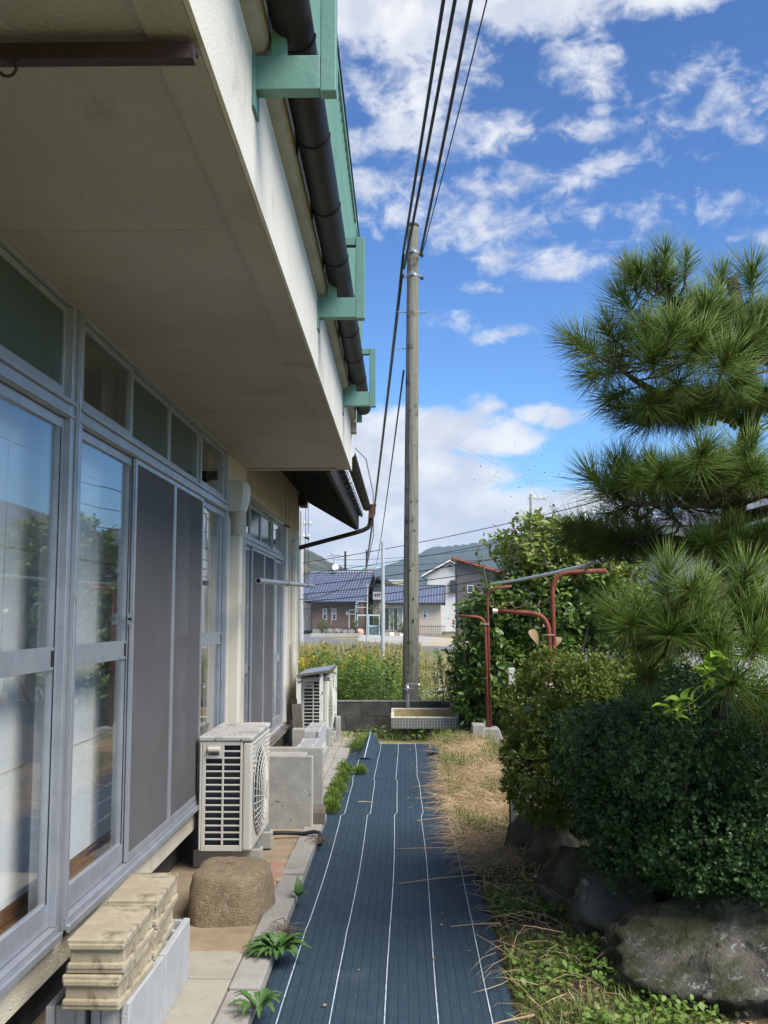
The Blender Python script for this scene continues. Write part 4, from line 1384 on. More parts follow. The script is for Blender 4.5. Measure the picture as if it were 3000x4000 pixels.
for (a, z, s_) in ((-1.9, 1.15, .026), (-1.3, 1.75, .022), (-1.7, 2.15, .020), (-2.3, 2.6, .022), (-1.1, 2.7, .018), (-1.6, 3.1, .018), (-2.1, 3.6, .016), (-1.2, 3.9, .015), (-1.8, 4.4, .015), (-2.2, 4.9, .015), (-1.5, 5.3, .014), (-1.9, 5.75, .015), (-1.3, 1.45, .03), (-1.9, .75, .02)):
    rad = .1165 - .036 * (z + .4) / (PT + .4)
    c = Vector((px(z) + rad * math.cos(a), 14.3 + rad * math.sin(a), z))
    nrm = Vector((math.cos(a), math.sin(a), 0))
    side = Vector((-math.sin(a), math.cos(a), 0))
    kn.add([c + nrm * .003 + side * math.cos(t * .785) * s_ * .55 + Vector((0, 0, math.sin(t * .785) * s_)) for t in range(8)] + [c - nrm * .01], [(0, 1, 2, 3, 4, 5, 6, 7)] + [(k, 8, (k + 1) % 8) for k in range(8)])
obj('knot', kn, 'dark_trim', wp)
for z in (6.72, 6.38):
    rad = .083
    bd = obj('band', MB().lathe([(rad, -.02), (rad + .004, -.02), (rad + .004, .02), (rad, .02)], (px(z), 14.3, z), 20), 'galvanised', wp)
    obj('clamp', MB().box(px(z) + .082, px(z) + .13, 14.27, 14.33, z - .025, z + .012).box(px(z) - .12, px(z) - .083, 14.27, 14.33, z - .03, z + .01).box(px(z) - .02, px(z) + .02, 14.19, 14.215, z - .02, z + .035), 'galvanised', bd)
    obj('insulator', MB().lathe([(.018, 0), (.026, .01), (.026, .03), (.018, .04)], (px(z) - .125, 14.3, z - .02), 10).lathe([(.018, 0), (.026, .01), (.026, .03), (.018, .04)], (px(z) + .135, 14.3, z - .06), 10), 'dark_trim', bd)
for z, s_ in ((5.84, 1), (5.84, -1), (5.31, -1)):
    x = px(z)
    obj('step_bolt', MB().tube([(x + s_ * .07, 14.3, z), (x + s_ * .20, 14.3, z)], .008, 6).tube([(x + s_ * .20, 14.3, z), (x + s_ * .21, 14.3, z)], .014, 6), 'galvanised', wp)

# ------------------------------------------------------------------ rusty laundry stands
def bent(pts, r=.09, steps=7):
    """round the corners of a polyline"""
    pts = [Vector(p) for p in pts]
    out = [pts[0]]
    for i in range(1, len(pts) - 1):
        a, b, c = pts[i - 1], pts[i], pts[i + 1]
        u, v = (a - b).normalized(), (c - b).normalized()
        p, q = b + u * r, b + v * r
        for k in range(steps + 1):
            t = k / steps
            out.append(p * (1 - t) ** 2 + b * 2 * t * (1 - t) + q * t * t)
    return out + [pts[-1]]
s1 = empty('laundry_stand', (1.05, 12.5, 0), 'rust red laundry stand of two bent pipes in a concrete foot', 'laundry stand', 'rusty laundry stands')
obj('tall_pipe', MB().tube(bent([(1.06, 12.5, .05), (1.035, 12.5, 1.84), (1.33, 12.46, 1.875)], .12), .017, 12), 'rust_paint', s1, smooth=True)
obj('short_pipe', MB().tube(bent([(1.03, 12.48, .05), (1.005, 12.48, 1.50), (.68, 12.46, 1.52)], .12), .017, 12), 'rust_paint', s1, smooth=True)
obj('foot', MB().prism([(.90, 0), (1.22, 0), (1.15, .19), (.96, .19)], 12.36, 12.64), 'kerb', s1, bevel=.015)
obj('foot_slab', MB().box(.83, .97, 12.3, 12.55, -.02, .24), 'kerb', s1, bevel=.012)
obj('clip', MB().obox((1.017, 12.48, 1.42), (.07, .05, .018)), 'galvanised', s1)
s2 = empty('laundry_stand', (1.22, 8.4, 0), 'rust red laundry stand with a wavy hook bar on its arm', 'laundry stand', 'rusty laundry stands')
obj('tall_pipe', MB().tube(bent([(1.245, 8.4, .05), (1.225, 8.4, 1.865), (1.66, 8.36, 1.885)], .16), .0195, 12), 'rust_paint', s2, smooth=True)
obj('short_pipe', MB().tube(bent([(1.205, 8.38, .05), (1.19, 8.38, 1.535), (.745, 8.36, 1.56)], .16), .0195, 12), 'rust_paint', s2, smooth=True)
wv_ = [(.735, 8.35, 1.66), (.74, 8.35, 1.62), (.755, 8.35, 1.585), (.80, 8.35, 1.578), (.835, 8.35, 1.612), (.865, 8.35, 1.63), (.89, 8.35, 1.605), (.915, 8.35, 1.578), (.965, 8.35, 1.590), (1.0, 8.35, 1.63), (1.03, 8.35, 1.618), (1.06, 8.35, 1.582), (1.095, 8.35, 1.585), (1.12, 8.35, 1.645)]
obj('hook_bar', MB().tube(wv_, .007, 8), 'rust_dark', s2, smooth=True)
obj('collar', MB().tube([(.735, 8.36, 1.56), (.775, 8.36, 1.5585)], .0225, 12), 'sink_rim', s2)
obj('tie', MB().tube([(1.19 + .045 * math.cos(t * .63), 8.39 + .045 * math.sin(t * .63), 1.36 + .006 * t / 10) for t in range(11)], .004, 5), 'straw', s2)
obj('foot', MB().prism([(1.08, 0), (1.36, 0), (1.32, .3), (1.12, .3)], 8.26, 8.54), 'kerb', s2, bevel=.015)
obj('drying_pole', MB().tube([(1.60, 7.9, 1.965), (1.50, 8.5, 1.93), (1.36, 9.6, 1.905), (1.22, 11.0, 1.895), (1.10, 12.7, 1.912)], .015, 10), 'white_rod', label='bright aluminium drying pole laid across the two rusty stands', cat='drying pole', smooth=True)

# ------------------------------------------------------------------ white board fence, shed
wf = empty('white_fence', (.85, 6.7, .2), 'flaking white board fence half hidden by the yellow-green azalea', 'fence')
obj('post', MB().box(.685, .725, 6.66, 6.70, .02, 1.185), 'white_board', wf, bevel=.003)
obj('post', MB().box(1.36, 1.40, 6.85, 6.89, .02, 1.15), 'white_board', wf)
for i, (z0, z1) in enumerate(((.34, .52), (.60, .72), (.98, 1.09))):
    obj('board', MB().prism([(.727, z0), (1.358, z0 - .02), (1.358, z1 - .02), (.727, z1)], 6.685 + .001 * i, 6.70 + .001 * i), 'white_board', wf, bevel=.002)
obj('panel', MB().box(.75, 1.34, 6.705, 6.715, .73, .97), 'green_board', wf)
obj('steel_bracket', MB().box(.680, .684, 6.65, 6.71, .18, .42), 'dark_trim', wf)
sd_ = empty('garden_shed', (2.3, 14.6, 0), 'small grey board shed with a bright tin roof behind the stands', 'shed')
for i in range(9):
    obj('wall_board', MB().box(2.06 + i * .085, 2.06 + i * .085 + .081, 14.3 + .004 * (i % 2), 14.325, -.03, 1.22), 'old_wood' if i % 3 else 'house_grey', sd_)
obj('wall', MB().box(2.05, 2.85, 14.33, 15.2, -.03, 1.20), 'old_wood', sd_)
obj('corner_post', MB().box(2.46, 2.56, 14.27, 14.299, -.03, 1.22), 'white_board', sd_)
obj('roof', MB().prism([(1.90, 1.215), (2.95, 1.30), (2.95, 1.325), (1.90, 1.24)], 14.15, 15.35), 'galvanised', sd_)
obj('roof_patch', MB().prism([(1.95, 1.245), (2.4, 1.281), (2.4, 1.30), (1.95, 1.262)], 14.2, 14.9), 'old_wood', sd_)

# ------------------------------------------------------------------ garden rocks
from mathutils import noise as mnoise
def rock(name, c, size, seed, mt, label, group, rot=0.0, n=40, flat=.55):
    rs = random.Random(seed)
    ph = [rs.uniform(0, 6.28) for _ in range(10)]
    m_ = MB()
    cuts = [(Vector((rs.uniform(-1, 1), rs.uniform(-1, 1), rs.uniform(-.6, 1))).normalized(), rs.uniform(.62, .88)) for _ in range(11)]
    for j in range(n + 1):
        th = math.pi * j / n
        for i in range(2 * n):
            a = math.pi * i / n
            d_ = Vector((math.sin(th) * math.cos(a), math.sin(th) * math.sin(a), math.cos(th)))
            r_ = 1.0
            for nn_, dd_ in cuts:
                q = d_.dot(nn_)
                if q > 0.01:
                    r_ = min(r_, dd_ / q)
            vv = d_ * 1.3 + Vector((seed * 3.1, seed * 1.7, 0))
            r_ *= 1 + .10 * mnoise.fractal(vv * 1.4, 1.0, 2.0, 4) + .05 * mnoise.fractal(vv * 5, .9, 2.1, 5)
            r_ *= 1 + .012 * math.sin(3 * d_.x + ph[0] + 2 * d_.y) + .03 * math.sin(5 * d_.y + ph[1] + 3 * d_.z) + .018 * math.sin(9 * d_.z + 7 * d_.x + ph[2]) + .012 * math.sin(17 * d_.x + 13 * d_.y + ph[3]) + .008 * math.sin(29 * d_.z + 21 * d_.y + ph[4])
            m_.v.append((d_.x * r_, d_.y * r_, d_.z * r_))
    for j in range(n):
        for i in range(2 * n):
            i2 = (i + 1) % (2 * n)
            m_.f.append((j * 2 * n + i, (j + 1) * 2 * n + i, (j + 1) * 2 * n + i2, j * 2 * n + i2))
    cr, sr = math.cos(rot), math.sin(rot)
    m_.v = [(c[0] + (x * cr - y * sr) * size[0], c[1] + (x * sr + y * cr) * size[1], c[2] + z * size[2]) for x, y, z in m_.v]
    return obj(name, m_, mt, label=label, cat='rock', group=group, smooth=True)
GR_ = 'rocks edging the raised garden bed'
rock('garden_rock', (1.58, 4.55, .06), (.72, .62, .38), 3, 'rock_shade', 'largest lichen-spotted boulder at the foot of the dark holly bush', GR_, .1, 70)
rock('garden_rock', (1.02, 5.02, .08), (.24, .27, .30), 8, 'rock_shade', 'rounded dark mossy rock touching the largest boulder', GR_, .4)
rock('garden_rock', (.95, 5.55, .07), (.27, .24, .24), 14, 'rock_shade', 'flat-topped brown rock under the overhang of the holly', GR_, -.3)
rock('garden_rock', (1.30, 5.35, .30), (.24, .26, .34), 21, 'rock_shade', 'tall narrow dark rock standing in the shade of the holly', GR_, .9)
rock('garden_rock', (.92, 6.15, .14), (.20, .22, .30), 31, 'rock_shade', 'upright rough brown rock below the azalea', GR_, .2)
rock('garden_rock', (.80, 6.58, .08), (.15, .16, .25), 37, 'rock_shade', 'mossy square-cut stone carrying the white fence post', GR_, .1)
rock('garden_rock', (1.9, 5.4, .25), (.4, .3, .34), 43, 'rock_shade', 'broad rock deep under the holly beside the pine trunk', GR_, .1)
rock('garden_rock', (2.1, 3.7, .02), (.5, .3, .16), 51, 'rock_shade', 'low flat stone in front of the largest boulder', GR_, .1)

# ------------------------------------------------------------------ black pine
def rnd(n, a, b): return rng.uniform(a, b, n)
def tuft(P, A, size, N, stem=.13):
    """needles of one shoot: positions, directions, lengths"""
    A = A / np.linalg.norm(A)
    ref = np.array([0, 0, 1.0]) if abs(A[2]) < .9 else np.array([1.0, 0, 0])
    u = np.cross(A, ref); u /= np.linalg.norm(u)
    v = np.cross(A, u)
    t = rng.uniform(0, 1, N) ** .8
    ph = rng.uniform(0, 2 * np.pi, N)
    th = np.radians(78 - 52 * t + rng.normal(0, 15, N))
    d = A[None] * np.cos(th)[:, None] + (u[None] * np.cos(ph)[:, None] + v[None] * np.sin(ph)[:, None]) * np.sin(th)[:, None]
    p = P[None] - A[None] * (stem * (1 - t))[:, None] + d * .004
    L = size * (0.55 + .55 * rng.uniform(0, 1, N) ** .6) * (1 - .18 * t)
    return p, d, L
pine = empty('pine_tree', (1.62, 5.3, .2), 'dark green garden pine with long needles and a crooked lichen-grey trunk', 'tree')
trunk = [(1.66, 5.45, .1), (1.60, 5.35, .6), (1.57, 5.2, 1.2), (1.58, 5.05, 1.75), (1.63, 4.98, 2.1), (1.70, 4.92, 2.5), (1.66, 4.88, 2.85), (1.60, 4.85, 3.15)]
obj('trunk', MB().tube(bent(trunk, .08, 4), [.085 - .055 * i / (6 * 5 + 1) for i in range(6 * 5 + 2)], 12), 'pine_bark', pine, smooth=True)
limbs = [[(1.60, 5.05, 1.80), (1.45, 4.98, 1.86), (1.25, 5.0, 1.90), (1.05, 5.05, 1.86), (.88, 5.1, 1.84)],
         [(1.60, 5.05, 1.75), (1.5, 4.7, 1.70), (1.35, 4.45, 1.58), (1.2, 4.3, 1.45)],
         [(1.62, 5.0, 1.9), (1.8, 4.7, 1.8), (1.85, 4.4, 1.6), (1.75, 4.25, 1.4)],
         [(1.69, 4.93, 2.45), (1.5, 4.85, 2.48), (1.3, 4.8, 2.52), (1.1, 4.75, 2.62), (.95, 4.7, 2.72)],
         [(1.64, 4.98, 2.10), (1.45, 4.75, 2.04), (1.25, 4.6, 2.02), (1.0, 4.6, 2.02)],
         [(1.66, 4.88, 2.8), (1.5, 4.75, 2.9), (1.3, 4.7, 2.98), (1.15, 4.65, 3.05)],
         [(1.66, 4.88, 2.8), (1.85, 4.8, 2.95), (2.0, 4.75, 3.1)],
         [(1.69, 4.93, 2.5), (1.75, 4.6, 2.55), (1.7, 4.4, 2.65)],
         [(1.62, 5.02, 1.98), (1.85, 4.9, 2.05), (2.1, 4.8, 2.1)]]
lb = MB()
for L_ in limbs:
    k = len(L_)
    lb.tube(bent(L_, .05, 3), [.034 - .024 * i / ((k - 2) * 4 + 1) for i in range((k - 2) * 4 + 2)], 8)
obj('limb', lb, 'pine_bark', pine, smooth=True)
skel = np.array([p for L_ in limbs for a, b in zip(L_[:-1], L_[1:]) for p in [tuple(np.array(a) * (1 - t) + np.array(b) * t) for t in (0, .33, .66)]] + [L_[-1] for L_ in limbs])
tufts = []
def Tf(px_, py_, Y, d, size=.215, N=200):      # a shoot given by picture-plane offsets from the axis of the path (metres at distance Y)
    tufts.append((np.array([(px_ - 1570) * Y / 4000 - .0, Y, 1.52 + (2405 - py_) * Y / 4000 * 1.012]), np.array([d[0], -d[2], d[1]], float), size, N))
# outer shoots seen against the sky and those facing the path
for a in ((2259, 1325, 4.55, (-.8, .55, .1)), (2449, 1145, 4.6, (-.45, .85, .1)), (2636, 1108, 4.7, (.0, 1, .1)), (2970, 1042, 4.6, (-.05, 1, .15)),
          (2645, 1271, 4.35, (.0, .75, .6)), (2862, 1398, 4.2, (.0, .3, .9)), (2330, 1465, 4.6, (-.85, -.15, .3)), (2560, 1400, 4.4, (-.3, .2, .8)), (2780, 1190, 4.5, (.1, .85, .4)),
          (2750, 1330, 4.4, (.2, .5, .7)), (2476, 1640, 4.8, (-.9, .05, .2)), (2313, 1862, 4.6, (-.6, .75, .1)), (2420, 1826, 4.7, (-.3, .9, .2)), (2588, 1856, 4.3, (-.3, .3, .8)),
          (2756, 1766, 4.2, (.0, .45, .85)), (2934, 1753, 4.4, (.1, .9, .3)), (2660, 1500, 4.5, (-.2, -.1, .9)), (2904, 1500, 4.4, (.2, -.1, .9)), (2964, 1330, 4.5, (.5, .5, .6)),
          (2325, 2090, 5.0, (-.9, .15, .2)), (2600, 2240, 4.25, (-.1, .85, .4)), (2684, 2300, 4.1, (-.45, .45, .75)), (2391, 2391, 4.3, (-.75, .35, .5)), (2445, 2445, 4.2, (-.5, -.1, .8)),
          (2711, 2434, 4.15, (.1, .2, .9)), (2904, 2240, 4.2, (.1, .85, .4)), (2934, 2512, 4.0, (.1, .4, .85)), (2843, 2650, 3.95, (.0, .25, .95)), (2512, 2650, 4.3, (-.3, -.3, .8)), (2964, 2693, 3.95, (.3, .0, .9)),
          (2602, 2482, 4.1, (-.3, -.2, .9)), (2783, 2542, 4.05, (.0, -.1, .95)), (2964, 2391, 4.1, (.3, .5, .8)), (2380, 2130, 5.0, (-.7, -.2, .4)), (2240, 2075, 5.1, (-.9, .3, .1)),
          (2540, 1290, 4.5, (-.5, .55, .5)), (2400, 1560, 4.6, (-.7, -.4, .4)), (2540, 1590, 4.5, (-.2, -.5, .7)), (2850, 1080, 4.9, (.1, 1, 0)), (2700, 1640, 4.9, (0, -.6, .6))):
    Tf(*a)
for (c, r, n_, up) in (((1.52, 4.85, 2.84), (.68, .42, .32), 84, .45), ((1.42, 4.75, 2.14), (.62, .42, .17), 58, .5), ((1.04, 5.08, 1.88), (.32, .20, .13), 22, .15),
                       ((1.42, 4.42, 1.46), (.58, .36, .34), 84, .3), ((1.95, 4.5, 1.95), (.35, .35, .6), 36, .4), ((1.55, 4.75, 2.50), (.42, .25, .12), 30, -.1), ((1.18, 4.75, 2.46), (.26, .2, .10), 12, -.5), ((1.2, 4.8, 1.99), (.30, .2, .07), 8, -.2), ((1.25, 4.6, 3.1), (.3, .2, .1), 8, .8), ((1.60, 4.75, 1.85), (.38, .22, .14), 34, .3), ((1.75, 4.2, 1.15), (.35, .2, .25), 22, .2)):
    c, r = np.array(c), np.array(r)
    for _ in range(n_):
        q = rng.normal(0, 1, 3); q /= np.linalg.norm(q)
        q[2] = abs(q[2]) * .9 - .25
        rr = rng.uniform(.55, 1.0)
        P = c + q * r * rr
        A = q / r * r.mean() + np.array([0, -.25, up])
        tufts.append((P, A + rng.normal(0, .18, 3), rng.uniform(.11, .20), int(rng.uniform(70, 165))))
ps, ds, Ls = [], [], []
tw_ = MB()
bd_ = MB()
for P, A, s_, N in tufts:
    p, d, L = tuft(P, A, s_, N)
    ps.append(p); ds.append(d); Ls.append(L)
    A = A / np.linalg.norm(A)
    B0 = P - A * .13
    j = np.argmin((((skel - B0) * np.array([1, 1, 3.0])) ** 2).sum(1))
    K = skel[j]
    M_ = (B0 - A * .06) * .6 + K * .4
    tw_.tube([tuple(P), tuple(B0), tuple(M_), tuple(K)], [.0035, .0045, .005, .006], 5, False)
    e = P + A * .028
    bd_.tube([tuple(P - A * .006), tuple(P + A * .008), tuple(P + A * .022), tuple(e + A * .006)], [.0045, .0062, .004, .001], 6)
ps, ds, Ls = np.concatenate(ps), np.concatenate(ds), np.concatenate(Ls)
obj('twigs', tw_, 'pine_bark', pine, smooth=True, kind='stuff')
budm = mesh_of('bud_shape', MB().tube([(0, -.006, 0), (0, .008, 0), (0, .022, 0), (0, .036, 0)], [.0045, .0064, .004, .001], 6), 'bud', True)
for P, A, s_, N in tufts[:100]:
    q = Vector(A).to_track_quat('Y', 'Z').to_euler()
    inst('bud', budm, tuple(P), pine, q)
NEED_T = [(-.5, 0, 0), (.5, 0, 0), (-.45, .5, .0), (.45, .5, .0), (0, 1, -.05), (0, 0, .8), (0, .5, .75)]
NEED_F = [(0, 1, 3, 2), (2, 3, 4), (1, 5, 6, 3), (3, 6, 4), (5, 0, 2, 6), (6, 2, 4)]
rot = frames(ds, None, .8)
sc3 = np.stack([np.full(len(Ls), .0027), Ls, np.full(len(Ls), .0024)], 1)
NEED_T[4] = (0, 1, 9)
NEED_T[2] = (-.45, .5, 2.4); NEED_T[3] = (.45, .5, 2.4); NEED_T[6] = (0, .5, 3.1)
ds2 = ds
scatter('needles', NEED_T, NEED_F, ps, rot, sc3, 'needles', pine, kind='stuff')
# spent brown needles caught in the lower shoots
k = rng.choice(len(ps), 2200, replace=False)
dd = unit(ds[k] * .35 + np.array([0, 0, -1.0]) + rng.normal(0, .45, (2200, 3)))
scatter('spent_needles', NEED_T, NEED_F, ps[k] - np.array([0, 0, .02]), frames(dd, None, .8), np.stack([np.full(2200, .0018), rnd(2200, .07, .17), np.full(2200, .0016)], 1), 'needles_old', pine, kind='stuff')

# ------------------------------------------------------------------ clipped shrubs
def lobes_shell(lobes, n, inner=.80, seed_bias=None):
    P, Nn = [], []
    wts = np.array([r[0] * r[1] + r[1] * r[2] + r[0] * r[2] for c, r in lobes])
    cnt = rng.multinomial(n, wts / wts.sum())
    for (c, r), m_ in zip(lobes, cnt):
        q = unit(rng.normal(0, 1, (m_, 3)))
        w1 = 1 + .10 * np.sin(4.3 * q[:, 0] + 3.1 * q[:, 1] + c[0] * 9) + .09 * np.sin(5.7 * q[:, 2] + 4.9 * q[:, 0] + c[1] * 7) + .05 * np.sin(11 * q[:, 1] + 9 * q[:, 2])
        rr = (inner + (1 - inner) * rng.uniform(0, 1, m_) ** .6) * w1
        P.append(np.array(c) + q * np.array(r) * rr[:, None])
        Nn.append(unit(q / np.array(r)))
    return np.concatenate(P), np.concatenate(Nn)
def sprigs(P, Nn, per, spread, tilt=.6, up=.3, clustered=.9):
    """several leaves round each shoot tip"""
    n = len(P)
    axis = unit(Nn + np.array([0, 0, up]) + rng.normal(0, .35, Nn.shape))
    pos = np.repeat(P, per, 0)
    ax = np.repeat(axis, per, 0)
    ref = unit(rng.normal(0, 1, ax.shape))
    rad = unit(ref - ax * (ref * ax).sum(1, keepdims=True))
    along = rng.uniform(-1, .6, (len(pos), 1))
    d = unit(ax * (1 - tilt) + rad * tilt + rng.normal(0, .12, ax.shape))
    return pos + ax * along * spread + rad * spread * .15, d, ax
holly_lobes = [((1.42, 5.05, .86), (.66, .55, .40)), ((1.85, 4.75, .66), (.62, .48, .46)), ((1.12, 5.15, .72), (.36, .42, .34)), ((1.75, 4.42, .46), (.46, .28, .28)), ((1.18, 5.0, .50), (.34, .36, .30)), ((1.5, 4.65, .52), (.42, .30, .27))]
hol = empty('holly_shrub', (1.5, 5.0, .25), 'dark glossy small-leaved holly bush spreading over the largest boulder', 'shrub')
st_ = MB()
for i in range(9):
    a = i * .7
    b0 = (1.45 + .1 * math.cos(a), 5.15 + .08 * math.sin(a), .2)
    st_.tube([b0, (1.45 + .3 * math.cos(a), 5.05 + .25 * math.sin(a), .5), (1.5 + .5 * math.cos(a), 5.0 + .4 * math.sin(a), .85)], [.022, .015, .006], 6)
obj('trunk', st_, 'twig', hol, smooth=True)
P, Nn = lobes_shell(holly_lobes, 14500, .68)
keep = (P[:, 2] > .19) & (P[:, 1] < 5.9)
pos, d, ax = sprigs(P[keep], Nn[keep], 8, .030, .62)
scatter('leaves', OVAL_T, OVAL_F, pos, frames(d, ax, .4), rnd(len(pos), .014, .024), 'holly_leaf', hol, kind='stuff')
k = rng.choice(keep.sum(), 260, replace=False)
pos, d, ax = sprigs(P[keep][k] + Nn[keep][k] * .02, Nn[keep][k], 6, .016, .5)
scatter('young_leaves', OVAL_T, OVAL_F, pos, frames(d, ax, .4), rnd(len(pos), .014, .020), 'holly_tip', hol, kind='stuff')
tw2 = MB()
for i in range(70):
    k = rng.integers(len(P))
    a = P[k]
    b = a + Nn[k] * rng.uniform(.03, .10) + rng.normal(0, .05, 3)
    tw2.tube([tuple(a - Nn[k] * .12), tuple(a), tuple(b)], [.003, .002, .001], 4)
obj('twigs', tw2, 'twig', hol, kind='stuff')

azl = empty('azalea_shrub', (.95, 6.0, .3), 'yellow-green clipped azalea bush in front of the white fence', 'shrub')
st_ = MB()
for i in range(8):
    a = i * .8
    st_.tube([(.98 + .04 * math.cos(a), 6.1, .2), (.96 + .2 * math.cos(a), 6.02 + .2 * math.sin(a), .6), (.95 + .33 * math.cos(a), 6.0 + .3 * math.sin(a), .95)], [.018, .012, .005], 6)
obj('trunk', st_, 'twig', azl, smooth=True)
az_l = [((.93, 6.0, .93), (.39, .42, .35)), ((1.22, 6.1, .96), (.38, .40, .34)), ((.84, 5.85, .66), (.30, .34, .30)), ((1.5, 6.2, .98), (.35, .35, .30))]
P, Nn = lobes_shell(az_l, 5200, .70)
pos, d, ax = sprigs(P, Nn, 9, .022, .55, .55)
scatter('leaves', LEAF_T, LEAF_F, pos, frames(d, ax, .4), rnd(len(pos), .020, .036), 'azalea_leaf', azl, kind='stuff')
# upright shoots on the azalea's top
sp, sd2 = [], []
k = np.where((Nn[:, 2] > .35))[0]
for i in rng.choice(k, 190, replace=False):
    h = rng.uniform(.03, .12)
    for t in np.linspace(0, 1, 14):
        sp.append(P[i] + np.array([0, 0, h * t]) + rng.normal(0, .004, 3))
        a = rng.uniform(0, 6.28)
        sd2.append([math.cos(a), math.sin(a), .9])
sp, sd2 = np.array(sp), unit(np.array(sd2))
scatter('young_leaves', LEAF_T, LEAF_F, sp, frames(sd2, None, .3), rnd(len(sp), .018, .032), 'shrub_young', azl, kind='stuff')

# ------------------------------------------------------------------ tall broad-leaved shrub behind the stands
def broad_shrub(root, lobes, n, inner, leaf, matn, young, stems, yz, loc):
    st = MB()
    for s_ in stems:
        st.tube(s_, [.03 - .024 * i / (len(s_) - 1) for i in range(len(s_))], 6)
    obj('trunk', st, 'twig', root, smooth=True)
    P, Nn = lobes_shell(lobes, n, inner)
    P = P[P[:, 2] > .1]; Nn = Nn[-len(P):] if len(Nn) != len(P) else Nn
    ax = unit(rng.normal(0, .5, P.shape) + np.array([0, 0, .8]) + Nn * .8)
    pos, d, a2 = sprigs(P, ax, 6, leaf * .7, .72, .3)
    yg = pos[:, 2] > yz + rng.normal(0, .22, len(pos))
    scatter('leaves', LEAF_T, LEAF_F, pos[~yg], frames(d[~yg], a2[~yg], .35), rnd((~yg).sum(), leaf * .75, leaf * 1.2), matn, root, kind='stuff')
    if yg.sum():
        scatter('young_leaves', LEAF_T, LEAF_F, pos[yg], frames(d[yg], a2[yg], .35), rnd(yg.sum(), leaf * .7, leaf * 1.1), young, root, kind='stuff')
    return P
tsh = empty('tall_shrub', (1.6, 12.9, 0), 'tall glossy broad-leaved shrub crowding the rusty stands', 'shrub')
stems = [[(1.5 + .1 * i, 13.0, 0), (1.3 + .22 * i, 13.0, .8), (1.1 + .33 * i, 12.95, 1.7), (1.0 + .40 * i, 12.9, 2.3)] for i in range(6)]
tl_ = [((1.33, 13.0, .80), (.74, .5, .68)), ((1.75, 13.1, 1.55), (.78, .55, .70)), ((1.95, 13.2, 2.32), (.78, .5, .52)), ((1.15, 13.0, 1.40), (.42, .4, .50)), ((2.3, 13.0, 2.2), (.5, .4, .5)), ((2.6, 13.3, 1.7), (.7, .5, .75)), ((.95, 12.9, .65), (.33, .4, .45))]
Pt = broad_shrub(tsh, tl_, 4600, .45, .095, 'shrub_leaf', 'shrub_young', stems, 1.95, None)
# loose shoots that break the outline
so = []
sdn = []
sm_ = MB()
for (x, y, z, h, lx) in ((1.30, 12.9, 2.0, .62, -.10), (1.05, 12.8, 1.75, .55, -.12), (.80, 12.8, .9, .50, -.16), (.60, 12.8, .6, .45, -.18), (1.62, 13, 2.55, .28, .0), (1.9, 13.1, 2.6, .30, .05), (2.2, 13.1, 2.55, .25, .1), (.62, 13.4, .75, .65, .10), (.55, 13.6, .45, .5, -.05), (.95, 12.8, 1.35, .55, -.2), (.78, 12.7, 1.1, .62, -.05), (1.45, 13, 2.4, .33, -.05), (2.4, 13.1, 2.4, .3, .12)):
    tip = (x + lx, y - .05, z + h)
    sm_.tube([(x, y, z - .2), (x + lx * .4, y, z + h * .5), tip], [.008, .005, .002], 5)
    for t in np.linspace(.1, 1, 13):
        a = rng.uniform(0, 6.28)
        so.append([x + lx * t, y - .05 * t, z + h * t])
        sdn.append([math.cos(a) * .8, math.sin(a) * .8, .6])
so, sdn = np.array(so), unit(np.array(sdn))
obj('shoots', sm_, 'twig', tsh, kind='stuff')
scatter('shoot_leaves', LEAF_T, LEAF_F, so, frames(sdn, None, .3), rnd(len(so), .07, .10), 'shrub_leaf', tsh, kind='stuff')
ri = rng.choice(len(so), 12, replace=False)
scatter('red_leaves', LEAF_T, LEAF_F, so[ri] + [0, -.03, .03], frames(sdn[ri], None, .3), rnd(12, .06, .09), 'red_leaf', tsh, kind='stuff')

# young laurel sapling before the pole
def sapling(loc, h, label, n=34, lean=.05, leaf=.10):
    r = empty('sapling', loc, label, 'sapling', None)
    st = MB()
    bp, bd3 = [], []
    for s_ in range(4):
        a = s_ * 1.6 + loc[0]
        tip = Vector(loc) + Vector((.16 * math.cos(a) + lean, .1 * math.sin(a), h * (1 - .13 * s_)))
        mid__ = Vector(loc) * .5 + tip * .5 + Vector((.02, 0, .0))
        st.tube([loc, tuple(mid__), tuple(tip)], [.008, .006, .002], 5)
        for t in np.linspace(.25, 1, n // 2):
            p_ = Vector(loc).lerp(tip, t)
            b_ = rng.uniform(0, 6.28)
            bp.append(tuple(p_)); bd3.append([math.cos(b_), math.sin(b_), .45])
    obj('stem', st, 'twig', r)
    bp, bd3 = np.array(bp), unit(np.array(bd3))
    scatter('leaves', LEAF_T, LEAF_F, bp, frames(bd3, None, .3), rnd(len(bp), leaf * .7, leaf * 1.15), 'shrub_leaf', r, kind='stuff')
sapling((-.28, 14.4, -.05), 1.15, 'leafy laurel sapling growing just left of the wooden pole')
sapling((.46, 14.5, -.05), 1.25, 'leafy laurel sapling growing just right of the wooden pole', lean=.12)

